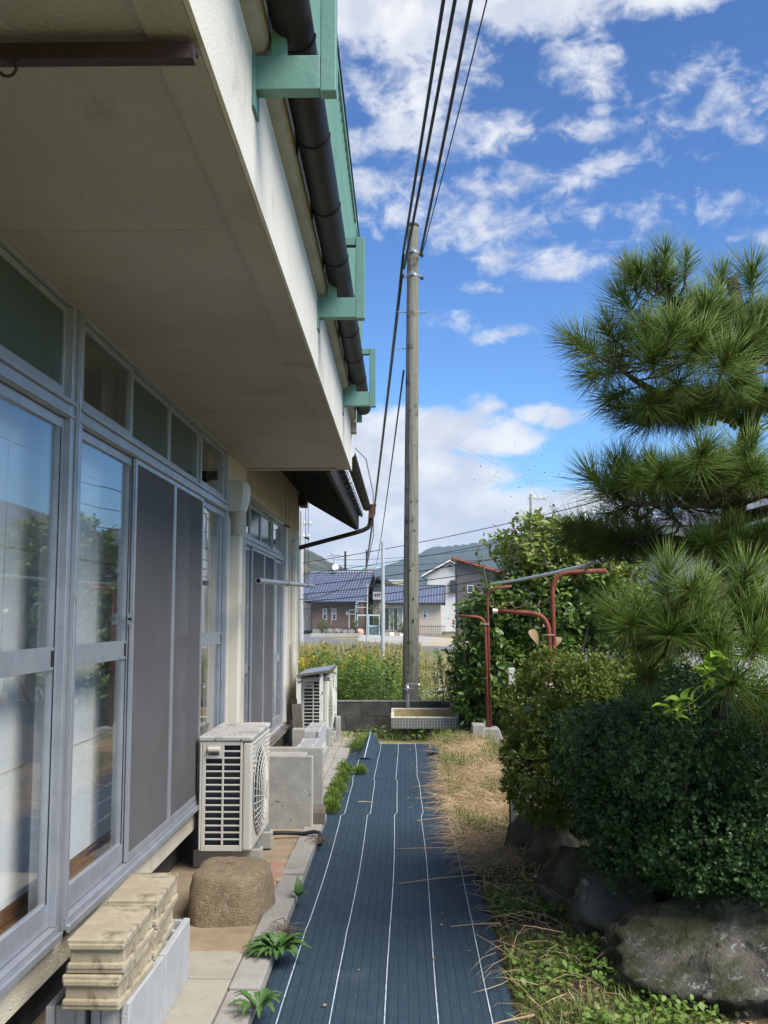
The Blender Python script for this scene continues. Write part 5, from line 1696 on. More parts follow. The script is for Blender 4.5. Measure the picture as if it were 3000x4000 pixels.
# ------------------------------------------------------------------ vine leaves over the holly, big dry leaves
def big_leaf(L, wd, cup=.06, n=8):
    m_ = MB()
    for i in range(n + 1):
        t = i / n
        ww = wd * (math.sin(math.pi * min(t * 1.02, 1) ** .62) ** .8) * .5 + .0003
        z = cup * math.sin(t * math.pi * .9) - cup * .8 * t * t
        m_.v += [(-ww, t * L, z + ww * .35), (0, t * L, z), (ww, t * L, z + ww * .35)]
        if i:
            a = 3 * (i - 1)
            m_.f += [(a, a + 1, a + 4, a + 3), (a + 1, a + 2, a + 5, a + 4)]
    return m_
vl = mesh_of('vine_leaf', big_leaf(.055, .042, .008), 'vine_leaf', True)
vn = empty('vine', (1.2, 4.1, 1.1), 'bright light-green vine trailing over the dark holly', 'vine')
vpath = [(1.42, 4.32, 1.12), (1.30, 4.05, 1.30), (1.20, 3.98, 1.335), (1.13, 3.96, 1.29), (1.16, 3.96, 1.24), (1.10, 3.96, 1.19), (1.03, 3.96, 1.15), (1.06, 3.96, 1.11)]
obj('stem', MB().tube(bent(vpath, .04, 4), .002, 5), 'vine_leaf', vn)
for i in range(34):
    t = rng.uniform(0, len(vpath) - 1.001)
    j = int(t)
    p_ = Vector(vpath[j]).lerp(Vector(vpath[j + 1]), t - j)
    o = inst('leaf', vl, p_ + Vector((rng.uniform(-.02, .02), rng.uniform(-.03, .0), rng.uniform(-.01, .03))), vn,
             (R(rng.uniform(-10, 60)), R(rng.uniform(-30, 30)), R(rng.uniform(60, 300))))
    s_ = rng.uniform(.75, 1.35)
    o.scale = (s_, s_, s_)
dl = mesh_of('dry_leaf_shape', big_leaf(.16, .075, .02), 'dry_leaf', True)
db = empty('dry_branch', (1.35, 9.3, .8), 'withered branch with large drooping tan leaves beside the wavy hook bar', 'branch')
bpts = [(1.5, 9.6, .6), (1.38, 9.3, .95), (1.25, 9.2, 1.25), (1.12, 9.1, 1.45)]
obj('stem', MB().tube(bpts, [.012, .009, .006, .003], 6), 'twig', db)
for i, (x, y, z, rz) in enumerate(((1.13, 9.1, 1.40, 190), (1.30, 9.2, 1.18, 150), (1.22, 9.15, 1.06, 200), (1.32, 9.1, 1.10, 160), (1.28, 9.1, .98, 185), (1.42, 9.2, 1.06, 175), (.96, 8.9, .86, 170), (1.40, 9.1, 1.33, 140), (1.5, 9.2, 1.12, 120))):
    inst('leaf', dl, (x, y, z), db, (R(-65), R(20 - 7 * i), R(rz)))

# ------------------------------------------------------------------ ground cover
def blades(name, n, region, hgt, wid, m, up, label, cat, lean=.5, arch=None, z=None, dirbias=(0, 0)):
    x = rnd(n, region[0], region[1]); y = rnd(n, region[2], region[3])
    if callable(z):
        zz = np.array([z(a, b) for a, b in zip(x, y)])
        kk = ~np.isnan(zz)
        x, y, zz = x[kk], y[kk], zz[kk]
    else:
        zz = np.full(n, z or 0.0)
    n = len(x)
    d = unit(np.stack([rng.normal(dirbias[0], lean, n), rng.normal(dirbias[1], lean, n), np.full(n, up) * rnd(n, .6, 1.3)], 1))
    sc = np.stack([rnd(n, wid * .7, wid * 1.3), rnd(n, hgt * .5, hgt * 1.2), rnd(n, hgt * .4, hgt * 1.4)], 1)
    return scatter(name, BLADE_T, BLADE_F, np.stack([x, y, zz], 1), frames(d, None, .3), sc, m, None, label, cat, None, 'stuff')
def edge_r(y):        # right edge of the mat as overgrown
    return .42 - .10 * math.exp(-((y - 8.8) / 1.6) ** 2) - .05 * math.exp(-((y - 6.9) / .5) ** 2)
def g_straw(x, y):
    lim = edge_r(y) + .02
    hi_ = .80 + (.18 if y > 7 else 0)
    if x < lim or x > hi_: return float('nan')
    return max(bed_z(x, y), 0.012) + rng.uniform(.0, .07) * min(1, (x - lim) * 3)
STRAW_T = [(-.5, 0, 0), (.5, 0, 0), (-5.5, .35, .20), (-4.5, .35, .20), (-4.5, .7, .22), (-3.6, .7, .22), (2, 1, 0)]
STRAW_F = [(0, 1, 3, 2), (2, 3, 5, 4), (4, 5, 6)]
def straw(name, n, x0, x1, y0, y1, label):
    x = rnd(n, x0, x1); y = rnd(n, y0, y1)
    z = np.array([g_straw(a, b) for a, b in zip(x, y)])
    k = ~np.isnan(z)
    x, y, z = x[k], y[k], z[k]
    m_ = len(x)
    ang = rng.normal(math.pi, .75, m_) + rng.choice([0, math.pi], m_, p=[.75, .25])
    d = unit(np.stack([np.cos(ang), np.sin(ang) - .15, rng.normal(-.02, .16, m_)], 1))
    sc = np.stack([rnd(m_, .0018, .0042), rnd(m_, .07, .30), rnd(m_, .05, .25)], 1)
    scatter(name, STRAW_T, STRAW_F, np.stack([x, y, z + .02], 1), frames(d, None, .3), sc, 'straw', None, label, 'straw', None, 'stuff')
straw('straw', 13000, .33, 1.0, 6.1, 12.6, 'cut dry straw heaped along the right edge of the mat')
straw('straw_litter', 230, .40, .85, 4.0, 6.2, 'thin dry straw stems scattered over the near weeds')
# single long stalks lying on the mat
for i, (x, y, rz, L_) in enumerate(((.44, 6.72, 172, .48), (.42, 6.05, 196, .46), (.47, 5.12, 178, .24), (.49, 3.98, 202, .26), (.40, 7.75, 190, .30), (.36, 8.6, 176, .26), (.35, 9.2, 186, .25), (-.35, 8.35, 30, .14))):
    c_, s__ = math.cos(R(rz)), math.sin(R(rz))
    obj('straw_stalk', MB().tube([(x, y, .045), (x + c_ * L_ * .5, y + s__ * L_ * .5, .040), (x + c_ * L_, y + s__ * L_, .026)], [.004, .003, .0015], 5), 'straw',
        label='single dry straw stalk lying loose on the weed mat', cat='stalk', group='straw stalks on the mat')
def on_bed(lo, hi):
    def f(x, y):
        if x < edge_r(y) + lo or x > hi + (.1 if y < 5 else 0): return float('nan')
        return max(bed_z(x, y), .0)
    return f
blades('grass', 9000, (.36, 1.05, 7.0, 12.8), .20, .005, 'grass_green', 1.0, 'green grass growing through the straw', 'grass', .45, z=lambda x, y: float('nan') if x < .40 or hn(x * 3, y * 1.4) < .0 else max(bed_z(x, y), 0))
blades('grass', 6500, (.42, 1.05, 3.0, 6.3), .09, .004, 'grass_green', .8, 'short green grass at the foot of the rocks', 'grass', .6, z=lambda x, y: float('nan') if x < .44 + .03 * hn(x, y * 4) or hn(x * 3, y * 3) < -.22 else max(bed_z(x, y), 0))
blades('grass', 2600, (-.95, 2.6, 12.65, 13.75), .13, .006, 'grass_green', .9, 'weedy grass along the foot of the block wall', 'grass', .5, z=lambda x, y: -.02 if hn(x * 2, y * 2) > -.12 else float('nan'))
def low_leaves(name, n, x0, x1, y0, y1, zf, leaf, m, label, hmax=.06):
    x = rnd(n, x0, x1); y = rnd(n, y0, y1)
    z = np.array([zf(a, b) for a, b in zip(x, y)])
    k = ~np.isnan(z)
    x, y, z = x[k], y[k], z[k]
    m_ = len(x)
    d = unit(np.stack([rng.normal(0, 1, m_), rng.normal(0, 1, m_), rng.normal(.35, .3, m_)], 1))
    scatter(name, OVAL_T, OVAL_F, np.stack([x, y, z + rnd(m_, 0, hmax)], 1), frames(d, None, .4), rnd(m_, leaf * .6, leaf * 1.3), m, None, label, 'weeds', None, 'stuff')
low_leaves('ground_weeds', 9500, .42, 1.15, 2.9, 6.8, lambda x, y: float('nan') if x < .45 + .04 * hn(x, y * 5) or hn(x * 2.2 + 1, y * 2.2) < -.2 else max(bed_z(x, y), 0), .028, 'weed_leaf', 'creeping green weeds between the mat and the rocks')
low_leaves('leaf_litter', 1500, .42, 1.3, 2.9, 6.4, lambda x, y: float('nan') if x < .46 else max(bed_z(x, y), 0) - .005, .03, 'dry_leaf', 'brown leaf litter on the soil under the bushes', .02)
low_leaves('wall_weeds', 1800, -.9, 2.2, 12.6, 13.8, lambda x, y: -.02 if hn(x * 2 + 3, y * 2) > -.05 else float('nan'), .05, 'weed_leaf', 'leafy weeds round the legs of the wash sink', .14)

# rosette weeds
def rosette(loc, r_, n, label, up=.35):
    e = empty('rosette_weed', loc, label, 'weed', 'rosette weeds at the kerb')
    for i in range(n):
        L_ = r_ * rng.uniform(.75, 1.1)
        m_ = MB()
        k = 12
        for j in range(k + 1):
            t = j / k
            ww = .16 * r_ * (math.sin(math.pi * min(1, .12 + t * .88)) ** .7) * (1 + (.30 if j % 2 else -.18)) * (.35 + .65 * min(1, t * 2.2)) * .66 + .0005
            z = r_ * (.42 * math.sin(t * 2.2) * (.5 + up) - .10 * t * t)
            m_.v += [(-ww, t * L_, z + ww * .5), (0, t * L_, z), (ww, t * L_, z + ww * .5)]
            if j:
                a = 3 * (j - 1)
                m_.f += [(a, a + 1, a + 4, a + 3), (a + 1, a + 2, a + 5, a + 4)]
        me = mesh_of('rosette_leaf', m_, 'rosette_leaf', True)
        inst('leaf', me, Vector(loc) + Vector((0, 0, .004 * i / n)), e, (R(rng.uniform(-8, 26)) * (i % 3) / 2, 0, 2 * math.pi * (i * .382) + rng.normal(0, .1)))
    return e
rosette((-.545, 4.62, .05), .145, 38, 'large toothed rosette weed overlapping the mat edge')
rosette((-.535, 3.98, .045), .12, 14, 'smaller light-green toothed weed nearer the stacked grey blocks', .6)
sw = empty('seedling', (-.545, 5.52, .04), 'small seedling with one upright oval leaf at the kerb by the rough mound', 'weed')
svl = mesh_of('seedling_leaf', big_leaf(.085, .042, .012), 'rosette_leaf', True)
for rx, rz, s_ in ((78, 20, 1.2), (25, 250, .8), (35, 120, .7), (20, 320, .6)):
    o = inst('leaf', svl, (-.545, 5.52, .06), sw, (R(rx), 0, R(rz)), (s_, s_, s_))
obj('stem', MB().tube([(-.545, 5.52, .02), (-.545, 5.52, .065)], .003, 5), 'rosette_leaf', sw)
# low fleshy clumps along the kerb
for i, (x, y, r_, h) in enumerate(((-.60, 8.15, .085, .10), (-.545, 8.05, .075, .10), (-.555, 8.45, .08, .12), (-.55, 8.9, .085, .13), (-.545, 9.45, .075, .12), (-.55, 9.95, .085, .13), (-.40, 10.02, .065, .07), (-.52, 11.65, .13, .19), (-.40, 11.9, .10, .15))):
    n_ = 900
    q = unit(rng.normal(0, 1, (n_, 3))); q[:, 2] = np.abs(q[:, 2])
    pos = np.array([x, y, .02]) + q * np.array([r_, r_ * 1.25, h]) * rnd(n_, .35, 1.0)[:, None]
    d = unit(q + np.array([0, 0, .6]) + rng.normal(0, .4, (n_, 3)))
    scatter('moss_clump', BLADE_T, BLADE_F, pos, frames(d, None, .4), np.stack([rnd(n_, .004, .007), rnd(n_, .018, .040), rnd(n_, .01, .02)], 1), 'moss', None,
            ('green feathery weed clump against the dark edging block', 'green feathery weed clump on the mat edge by the edging block', 'tall green weed clump just past the concrete trough', 'round green weed clump midway along the far kerb', 'narrow green weed clump next to the pale walkway slabs', 'green weed clump beside the small one creeping onto the mat', 'small flat green weed clump creeping onto the mat', 'largest green weed clump, by the turned-up mat corner', 'green weed clump touching the folded mat flap')[i], 'weed clump', 'green clumps along the kerb')
# dry tangled roots at the kerb
dt = MB()
for (x, y) in ((-.53, 6.85), (-.55, 4.95)):
    for i in range(26):
        a, b = rng.uniform(0, 6.28), rng.uniform(0, 6.28)
        p0 = np.array([x, y, .04]); p1 = p0 + np.array([.07 * math.cos(a), .10 * math.sin(a), rng.uniform(0, .05)]); p2 = p1 + np.array([.05 * math.cos(b), .05 * math.sin(b), -.02])
        dt.tube([tuple(p0), tuple((p0 + p1) / 2 + [0, 0, .02]), tuple(p1), tuple(p2)], .0016, 4, False)
obj('dry_roots', dt, 'twig', label='dry grey tangled roots lying along the kerb', cat='roots', kind='stuff')

# ------------------------------------------------------------------ the field beyond the wall
def weed_stand(n, xr, yr, h0, h1, nleaf, plume, lname, label, seed_leaf, matn, flower=True):
    nc = max(8, n // 14)
    ci = rng.integers(0, nc, n)
    cx_, cy_, ch_ = rnd(nc, *xr), rnd(nc, *yr), rnd(nc, h0, h1)
    x = cx_[ci] + rng.normal(0, .16, n); y = cy_[ci] + rng.normal(0, .3, n)
    h = ch_[ci] * rnd(n, .75, 1.08)
    z = np.array([gz(a, b) for a, b in zip(x, y)])
    lean = rng.normal(0, .10, (n, 2))
    t = rng.uniform(.12, 1, (n, nleaf))
    P = np.stack([x[:, None] + lean[:, :1] * t, y[:, None] + lean[:, 1:] * t, z[:, None] + h[:, None] * t], 2).reshape(-1, 3)
    a = rng.uniform(0, 2 * np.pi, len(P))
    d = unit(np.stack([np.cos(a), np.sin(a), rng.normal(.35, .35, len(P))], 1))
    scatter(lname, LEAF_T, LEAF_F, P, frames(d, None, .4), np.stack([rnd(len(P), .6, 1.0) * seed_leaf * .75, rnd(len(P), .7, 1.3) * seed_leaf, np.full(len(P), seed_leaf)], 1), matn, None, label, 'weeds', None, 'stuff')
    if flower:
        k = rng.random(n) < np.where(x < -.35, plume, plume * .2)
        m_ = k.sum()
        per = 46
        tt = rng.uniform(0, 1, (m_, per))
        rad = .055 * (1 - tt)
        b = rng.uniform(0, 6.28, (m_, per))
        Q = np.stack([x[k][:, None] + lean[k, :1] + rad * np.cos(b), y[k][:, None] + lean[k, 1:] + rad * np.sin(b), (z + h)[k][:, None] - .08 + .22 * tt], 2).reshape(-1, 3)
        d = unit(rng.normal(0, 1, Q.shape) + [0, 0, .6])
        return Q, d
Q, d = weed_stand(620, (-2.3, .35), (14.7, 24), .70, 1.12, 26, .10, 'goldenrod_weeds', 'mass of goldenrod weeds standing beyond the block wall', .085, 'golden_leaf')
scatter('goldenrod_flowers', OVAL_T, OVAL_F, Q, frames(d, None, .5), rnd(len(Q), .018, .034), 'yellow_flower', None, 'yellow flower plumes of the goldenrod beyond the wall', 'flowers', None, 'stuff')
weed_stand(520, (-1.5, .1), (15.2, 18), .6, 1.12, 30, 0, 'leafy_weeds', 'bushy green weeds among the goldenrod left of the wooden pole', .075, 'weed_leaf', False)
weed_stand(650, (.2, 3.2), (14.6, 20), .25, .55, 22, 0, 'low_weeds', 'low bright green weeds behind the wall, right of the wooden pole', .07, 'golden_leaf', False)
weed_stand(220, (.2, 3.0), (14.6, 17), .2, .45, 22, 0, 'low_weeds', 'low mid-green weeds mixed behind the wall', .07, 'weed_leaf', False)
n = 9000
x = rnd(n, -8, 6); y = rnd(n, 24, 60)
k = (rng.random(n) < .9) & ~((x > 1.0) & (y > 40))
x, y = x[k], y[k]
n = len(x)
dd = unit(np.stack([rng.normal(0, .3, n), rng.normal(0, .3, n), np.ones(n)], 1))
scatter('dry_grass', BLADE_T, BLADE_F, np.stack([x, y, np.full(n, FARZ - .02)], 1), frames(dd, None, .3), np.stack([rnd(n, .02, .05), rnd(n, .25, .7), rnd(n, .1, .3)], 1), 'dry_grass', None, 'tawny dry grass across the fallow field', 'grass', None, 'stuff')
Z0_ = FARZ
obj('concrete_strip', MB().box(.3, 6.0, 23.6, 24.6, -.5, -.20), 'concrete_far', label='pale concrete ledge crossing the field behind the low weeds', cat='ledge')

# road, yard apron, sandy lot
def sheet(name, poly, z, m):
    mb_ = MB()
    mb_.add([(a, b, z) for a, b in poly], [tuple(range(len(poly)))])
    return obj(name, mb_, m, kind='structure')
sheet('road', [(-40, 150), (-26, 118), (-7.4, 73), (-3.5, 64.5), (0, 59), (6, 55), (40, 45), (40, 51), (6, 60), (0, 64), (-3.3, 75), (-10.3, 106), (-20, 150)], Z0_ + .008, 'asphalt')
sheet('apron', [(-3.2, 76), (0, 65), (4, 61.5), (5, 80), (1.5, 97), (-4, 97)], Z0_ + .014, 'concrete_far')
sheet('sand_lot', [(1.0, 63.5), (9, 58), (14, 80), (3, 86)], Z0_ + .02, 'sandlot')
rw = obj('yard_wall', MB().bar((-8.2, 92.2, Z0_ + .12), (-3.6, 93.0, Z0_ + .12), .15, .36).bar((-3.6, 93.0, Z0_ + .10), (-3.3, 77, Z0_ + .04), .15, .16), 'concrete_far', label='low concrete retaining wall before the brown house', cat='wall')

# ------------------------------------------------------------------ tiled houses far across the field
tm = MB()
pts = [(-.14, .012), (-.085, .0), (-.02, .004), (.04, .034), (.085, .045), (.14, .014)]
for (u, v) in pts: tm.v.append((u, 0, v + .018))
for (u, v) in pts: tm.v.append((u, .40, v))
for (u, v) in pts: tm.v.append((u, 0, v - .010))
for i in range(5):
    tm.f += [(i, i + 1, 7 + i, 6 + i), (12 + i, 13 + i, i + 1, i)]
TILE = mesh_of('roof_tile_shape', tm, 'roof_tile', True)
def tile_roof(parent, x0, x1, ye, ze, yr, zr, cols, rows):
    """tiles laid from the eave (ye, ze) up to the ridge (yr, zr), local to parent"""
    L_ = math.hypot(yr - ye, zr - ze)
    ang = math.atan2(zr - ze, yr - ye)
    for r_ in range(rows):
        for c_ in range(cols):
            t = r_ / rows
            o = bpy.data.objects.new('tile', TILE)
            o.parent = parent
            o.location = (x0 + (c_ + .5) * (x1 - x0) / cols, ye + (yr - ye) * t, ze + (zr - ze) * t + .02)
            o.rotation_euler = (ang, 0, 0)
            o.scale = ((x1 - x0) / cols / .28, L_ / rows / .38, 1)
            col.objects.link(o)
def lobj(name, mb, m, parent, **k):
    """mesh in the local space of a root"""
    me = mesh_of(name, mb, m)
    o = bpy.data.objects.new(name, me)
    o.parent = parent
    col.objects.link(o)
    return o
def far_window(root, x0, x1, z0, z1, y, cols=1, rows=1, frame='white_trim', pane='far_glass'):
    fr = MB()
    t = .06
    fr.box(x0 - t, x1 + t, y - .05, y - .002, z0 - t, z0); fr.box(x0 - t, x1 + t, y - .05, y - .002, z1, z1 + t)
    fr.box(x0 - t, x0, y - .05, y - .002, z0, z1); fr.box(x1, x1 + t, y - .05, y - .002, z0, z1)
    for i in range(1, cols):
        xx = x0 + (x1 - x0) * i / cols
        fr.box(xx - .03, xx + .03, y - .048, y - .002, z0, z1)
    for i in range(1, rows):
        zz = z0 + (z1 - z0) * i / rows
        fr.box(x0, x1, y - .046, y - .002, zz - .025, zz + .025)
    wnd = lobj('window', fr, frame, root)
    for i in range(cols):
        for j in range(rows):
            p_ = MB().box(x0 + (x1 - x0) * i / cols + .03, x0 + (x1 - x0) * (i + 1) / cols - .03, y - .03, y - .012, z0 + (z1 - z0) * j / rows + .025, z0 + (z1 - z0) * (j + 1) / rows - .025)
            lobj('pane', p_, pane if (i + j) % 2 == 0 else 'far_curtain', wnd)
    return wnd

bh = empty('brown_house', (-6.9, 105, Z0_), 'brown-clad house with a steep blue tiled roof and two narrow windows', 'house')
lobj('wall', MB().box(-2.35, 2.45, 0, 9, .62, 3.2), 'house_brown', bh)
for i in range(13):
    lobj('clapboard', MB().box(-2.37, 2.47, -.018, -.002, .66 + i * .19, .66 + i * .19 + .175), 'house_brown', bh)
lobj('cream_wall', MB().box(-3.4, -2.36, .8, 8, .35, 3.9), 'house_cream', bh)
lobj('foundation', MB().box(-2.3, 2.4, .06, 8.9, 0, .615), 'concrete_far', bh)
lobj('vent', MB().box(-.85, -.35, .03, .058, .36, .52).box(.9, 1.4, .03, .058, .36, .52), 'dark_trim', bh)
lobj('side_plinth', MB().box(-3.42, -2.37, .78, 8, 0, .345), 'house_grey', bh)
far_window(bh, -1.15, -.83, 1.5, 2.55, -.02, 1, 2)
far_window(bh, -.18, .14, 1.5, 2.55, -.02, 1, 2)
dr = lobj('door', MB().box(1.62, 2.12, -.05, -.02, .62, 1.98), 'door_wood', bh)
lobj('door_frame', MB().box(1.5, 1.6, -.06, -.019, .62, 2.5).box(2.14, 2.24, -.06, -.019, .62, 2.5).box(1.602, 2.138, -.06, -.019, 2.40, 2.5).box(1.602, 2.138, -.06, -.019, 1.99, 2.07), 'white_trim', dr)
lobj('transom', MB().box(1.62, 2.12, -.04, -.022, 2.08, 2.39), 'far_glass', dr)
lobj('downpipe', MB().tube([(-.33, -.07, .95), (-.33, -.07, 3.0)], .035, 8), 'house_cream', bh)
lobj('gutter_pipe', MB().tube([(-2.45, -.4, 3.1), (-2.4, -.1, 2.8), (-2.38, -.06, .4)], .035, 8).tube([(2.6, -.4, 3.1), (2.5, -.1, 2.8), (2.48, -.06, .4)], .035, 8), 'dark_trim', bh)
lobj('wall_lamp', MB().box(1.24, 1.38, -.12, -.02, 1.95, 2.3), 'ceramic_white', bh)
lobj('meter_box', MB().box(-3.15, -2.9, .70, .798, 1.5, 1.85), 'meter_cream', bh)
rfb = lobj('roof', MB().prism([(-.75, 3.12), (4.0, 6.38), (8.75, 3.12), (8.75, 3.24), (4.0, 6.52), (-.75, 3.24)], -2.85, 3.25, 'x'), 'dark_trim', bh)
tile_roof(rfb, -2.85, 3.25, -.78, 3.25, 3.98, 6.50, 21, 14)
lobj('left_roof', MB().prism([(.5, 4.0), (4.0, 6.40), (4.0, 6.54), (.5, 4.12)], -3.6, -2.86, 'x'), 'roof_tile', rfb)
lobj('ridge', MB().box(-3.5, 3.3, 3.75, 4.25, 6.45, 6.72), 'roof_tile_grey', rfb)
for i in range(24):
    lobj('ridge_cap', MB().box(-3.4 + .28 * i, -3.4 + .28 * i + .17, 3.70, 3.748, 6.44, 6.56), 'white_trim', rfb)
lobj('verge_board', MB().prism([(-.8, 3.0), (4.0, 6.3), (4.0, 6.55), (-.8, 3.25)], 3.26, 3.34, 'x'), 'dark_trim', rfb)
an = lobj('antenna', MB().tube([(-1.0, 4, 6.6), (-1.0, 4, 8.4)], .03, 6).tube([(-1.5, 4, 8.3), (-.2, 4, 8.3)], .02, 5).tube([(-1.3, 3.6, 8.45), (-1.3, 4.4, 8.45)], .02, 5).tube([(-1.35, 4, 8.1), (-1.3, 4, 8.7)], .02, 5), 'galvanised', bh)
lobj('dish', MB().lathe([(.05, 0), (.28, .05), (.36, .12)], (0, 0, 0), 16), 'ceramic_white', bh)
dsh = [o for o in bh.children if o.name.startswith('dish')][0]
dsh.location = (-.7, 3.5, 6.95); dsh.rotation_euler = (R(80), 0, R(10))
lobj('balcony', MB().box(3.5, 4.5, 2.6, 3.2, 3.55, 4.35), 'house_white', bh)
lobj('slot_shade_strip', MB().box(3.75, 3.83, 2.57, 2.598, 3.8, 4.15).box(3.95, 4.03, 2.57, 2.598, 3.8, 4.15).box(4.15, 4.23, 2.57, 2.598, 3.8, 4.15), 'house_grey', bh)  # raised grey strips, their tone stands for shaded openings
lobj('gable_wall', MB().box(3.4, 4.6, 3.3, 8, .0, 5.2), 'house_cream', bh)
lobj('gable_roof', MB().prism([(3.35, 4.9), (4.0, 5.9), (5.1, 5.1), (5.0, 4.95), (4.0, 5.72), (3.45, 4.85)], 2.2, 8), 'dark_trim', bh)
bh.rotation_euler = (0, 0, R(-9))

wh = empty('tiled_bungalow', (1.1, 100, Z0_), 'cream bungalow with a blue tiled roof behind the wooden pole', 'house')
lobj('wall', MB().box(-2.75, 2.65, 0, 7, 0, 2.95), 'house_cream', wh)
r2 = lobj('roof', MB().prism([(-.7, 2.95), (3.2, 4.65), (7.2, 2.95), (7.2, 3.07), (3.2, 4.78), (-.7, 3.07)], -2.95, 3.0, 'x'), 'dark_trim', wh)
tile_roof(r2, -2.95, 3.0, -.72, 3.08, 3.18, 4.78, 21, 9)
lobj('ridge', MB().box(-3.0, 3.05, 3.0, 3.4, 4.74, 4.95), 'roof_tile_grey', r2)
lobj('verge_board', MB().prism([(-.78, 2.82), (3.2, 4.55), (3.2, 4.82), (-.78, 3.12)], 3.005, 3.12, 'x'), 'dark_trim', r2)
far_window(wh, -2.75, -1.1, .45, 2.6, -.01, 4, 1)
far_window(wh, 1.0, 1.25, 1.7, 2.4, -.01, 1, 2)
lobj('post', MB().box(.55, .63, -1.5, -1.42, 0, 2.2).box(.4, .9, -1.6, -1.3, 2.2, 2.26), 'red_edge', wh)
lobj('fence_panel', MB().box(.4, .44, -4, -3.96, .0, 1.0), 'house_grey', wh)
yf = empty('yard_fence', (2.2, 95.9, Z0_), 'thin grey rail fence before the cream bungalow', 'fence')
for i in range(18):
    lobj('picket', MB().box(-1.7 + i * .2, -1.66 + i * .2, -.02, .02, 0, 1.0), 'house_grey', yf)
lobj('rail', MB().box(-1.75, 1.85, -.03, -.021, .85, .9).box(-1.75, 1.85, -.03, -.021, .15, .2), 'house_grey', yf)
wh.rotation_euler = (0, 0, R(-3))

gh = empty('white_gable_house', (4.95, 125, Z0_), 'white two-storey house with a gabled end and a brown bay window', 'house')
lobj('wall', MB().prism([(-1.85, 0), (2.5, 0), (2.5, 7.6), (.88, 8.35), (-1.85, 6.55)], 0, 9), 'house_white', gh)
lobj('roof', MB().prism([(-2.6, 6.55), (.88, 8.45), (3.4, 7.15), (3.4, 7.32), (.88, 8.65), (-2.6, 6.75)], -.7, 9.5), 'white_trim', gh)
lobj('roof_tiles', MB().prism([(-2.6, 6.755), (.88, 8.655), (3.4, 7.325), (3.4, 7.5), (.88, 8.85), (-2.6, 6.9)], -.6, 9.4), 'roof_tile_grey', gh)
lobj('gable_vent', MB().prism([(.55, 7.85), (1.25, 7.85), (.95, 8.05), (.85, 8.05)], -.06, -.001), 'dark_trim', gh)
bw_ = lobj('bay_window', MB().box(.95, 1.9, -.5, -.001, 4.75, 6.15), 'rust_dark', gh)
lobj('pane', MB().box(1.05, 1.82, -.53, -.501, 4.9, 6.0), 'far_glass', bw_)
lobj('gutter', MB().bar((-2.5, -.6, 6.5), (-1.9, -.1, 6.2), .1, .1), 'dark_trim', gh)

gb_ = empty('grey_monopitch_house', (7.35, 108, Z0_), 'dark grey house with a slanting roof edged in rust red', 'house')
lobj('wall', MB().prism([(-1.55, 0), (3.4, 0), (3.4, 6.25), (-1.55, 7.72)], 0, 4), 'house_grey', gb_)
lobj('roof_edge', MB().prism([(-2.0, 7.82), (3.7, 6.12), (3.7, 6.33), (-2.0, 8.05)], -.6, 4.3), 'red_edge', gb_)
far_window(gb_, -.45, .10, 4.3, 5.0, -.01, 1, 1)

yb_ = empty('yellow_building', (-1.4, 150, Z0_), 'pale yellow flat-roofed building beyond the bungalow roof', 'building')
lobj('wall', MB().box(-3.4, 2.6, 0, 8, 0, 6.9), 'house_yellow', yb_)
lobj('parapet', MB().box(-3.5, 2.7, -.1, 8.1, 6.9, 7.1), 'house_white', yb_)
far_window(yb_, -1.6, -.7, 5.0, 5.4, -.01, 1, 1, 'dark_trim')
far_window(yb_, .4, 1.3, 5.0, 5.4, -.01, 1, 1, 'dark_trim')

# neighbour on the right behind the pine, seen through it and in the window glass
nh = empty('neighbour_house', (4.9, 24, Z0_), 'white neighbouring house with grey tiles behind the pine', 'house')
lobj('wall', MB().box(.6, 7.4, -3.4, 5.0, 0, 3.45), 'house_white', nh)
lobj('eave', MB().box(0, 8, -4.1, 5.7, 3.45, 3.6), 'white_trim', nh)
rn = lobj('roof', MB().add([(-.15, -4.3, 3.605), (8.15, -4.3, 3.605), (8.15, 5.9, 3.605), (-.15, 5.9, 3.605), (4, -1.2, 5.15), (4, 2.8, 5.15)], [(0, 4, 5, 3), (1, 2, 5, 4), (0, 1, 4), (2, 3, 5), (3, 2, 1, 0)]), 'roof_tile_grey', nh)
lobj('ridge', MB().box(3.85, 4.15, -1.2, 2.8, 5.10, 5.3), 'roof_tile_grey', rn)
for i in range(35):
    a_ = -4.2 + i * .29
    q = 1.0 if -1.2 <= a_ <= 2.8 else (1 - (-1.2 - a_) / 3.1 if a_ < 0 else 1 - (a_ - 2.8) / 3.1)
    lobj('tile_roll', MB().tube([(-.1, a_, 3.65), (-.15 + 4.15 * q, a_, 3.62 + 1.53 * q)], .06, 6), 'roof_tile_grey', rn)
def side_window(root, y0, y1, z0, z1, x):
    f = lobj('window', MB().box(x - .05, x - .002, y0 - .06, y1 + .06, z0 - .06, z0).box(x - .05, x - .002, y0 - .06, y1 + .06, z1, z1 + .06).box(x - .05, x - .002, y0 - .06, y0, z0, z1).box(x - .05, x - .002, y1, y1 + .06, z0, z1).box(x - .05, x - .002, (y0 + y1) / 2 - .03, (y0 + y1) / 2 + .03, z0, z1), 'aluminium', root)
    for a_, b_ in ((y0, (y0 + y1) / 2 - .03), ((y0 + y1) / 2 + .03, y1)):
        lobj('pane', MB().box(x - .03, x - .012, a_ + .01, b_ - .01, z0 + .01, z1 - .01), 'far_curtain', f)
side_window(nh, -2.6, -1.0, 1.2, 2.6, .6)
side_window(nh, 1.2, 3.0, .4, 2.5, .6)

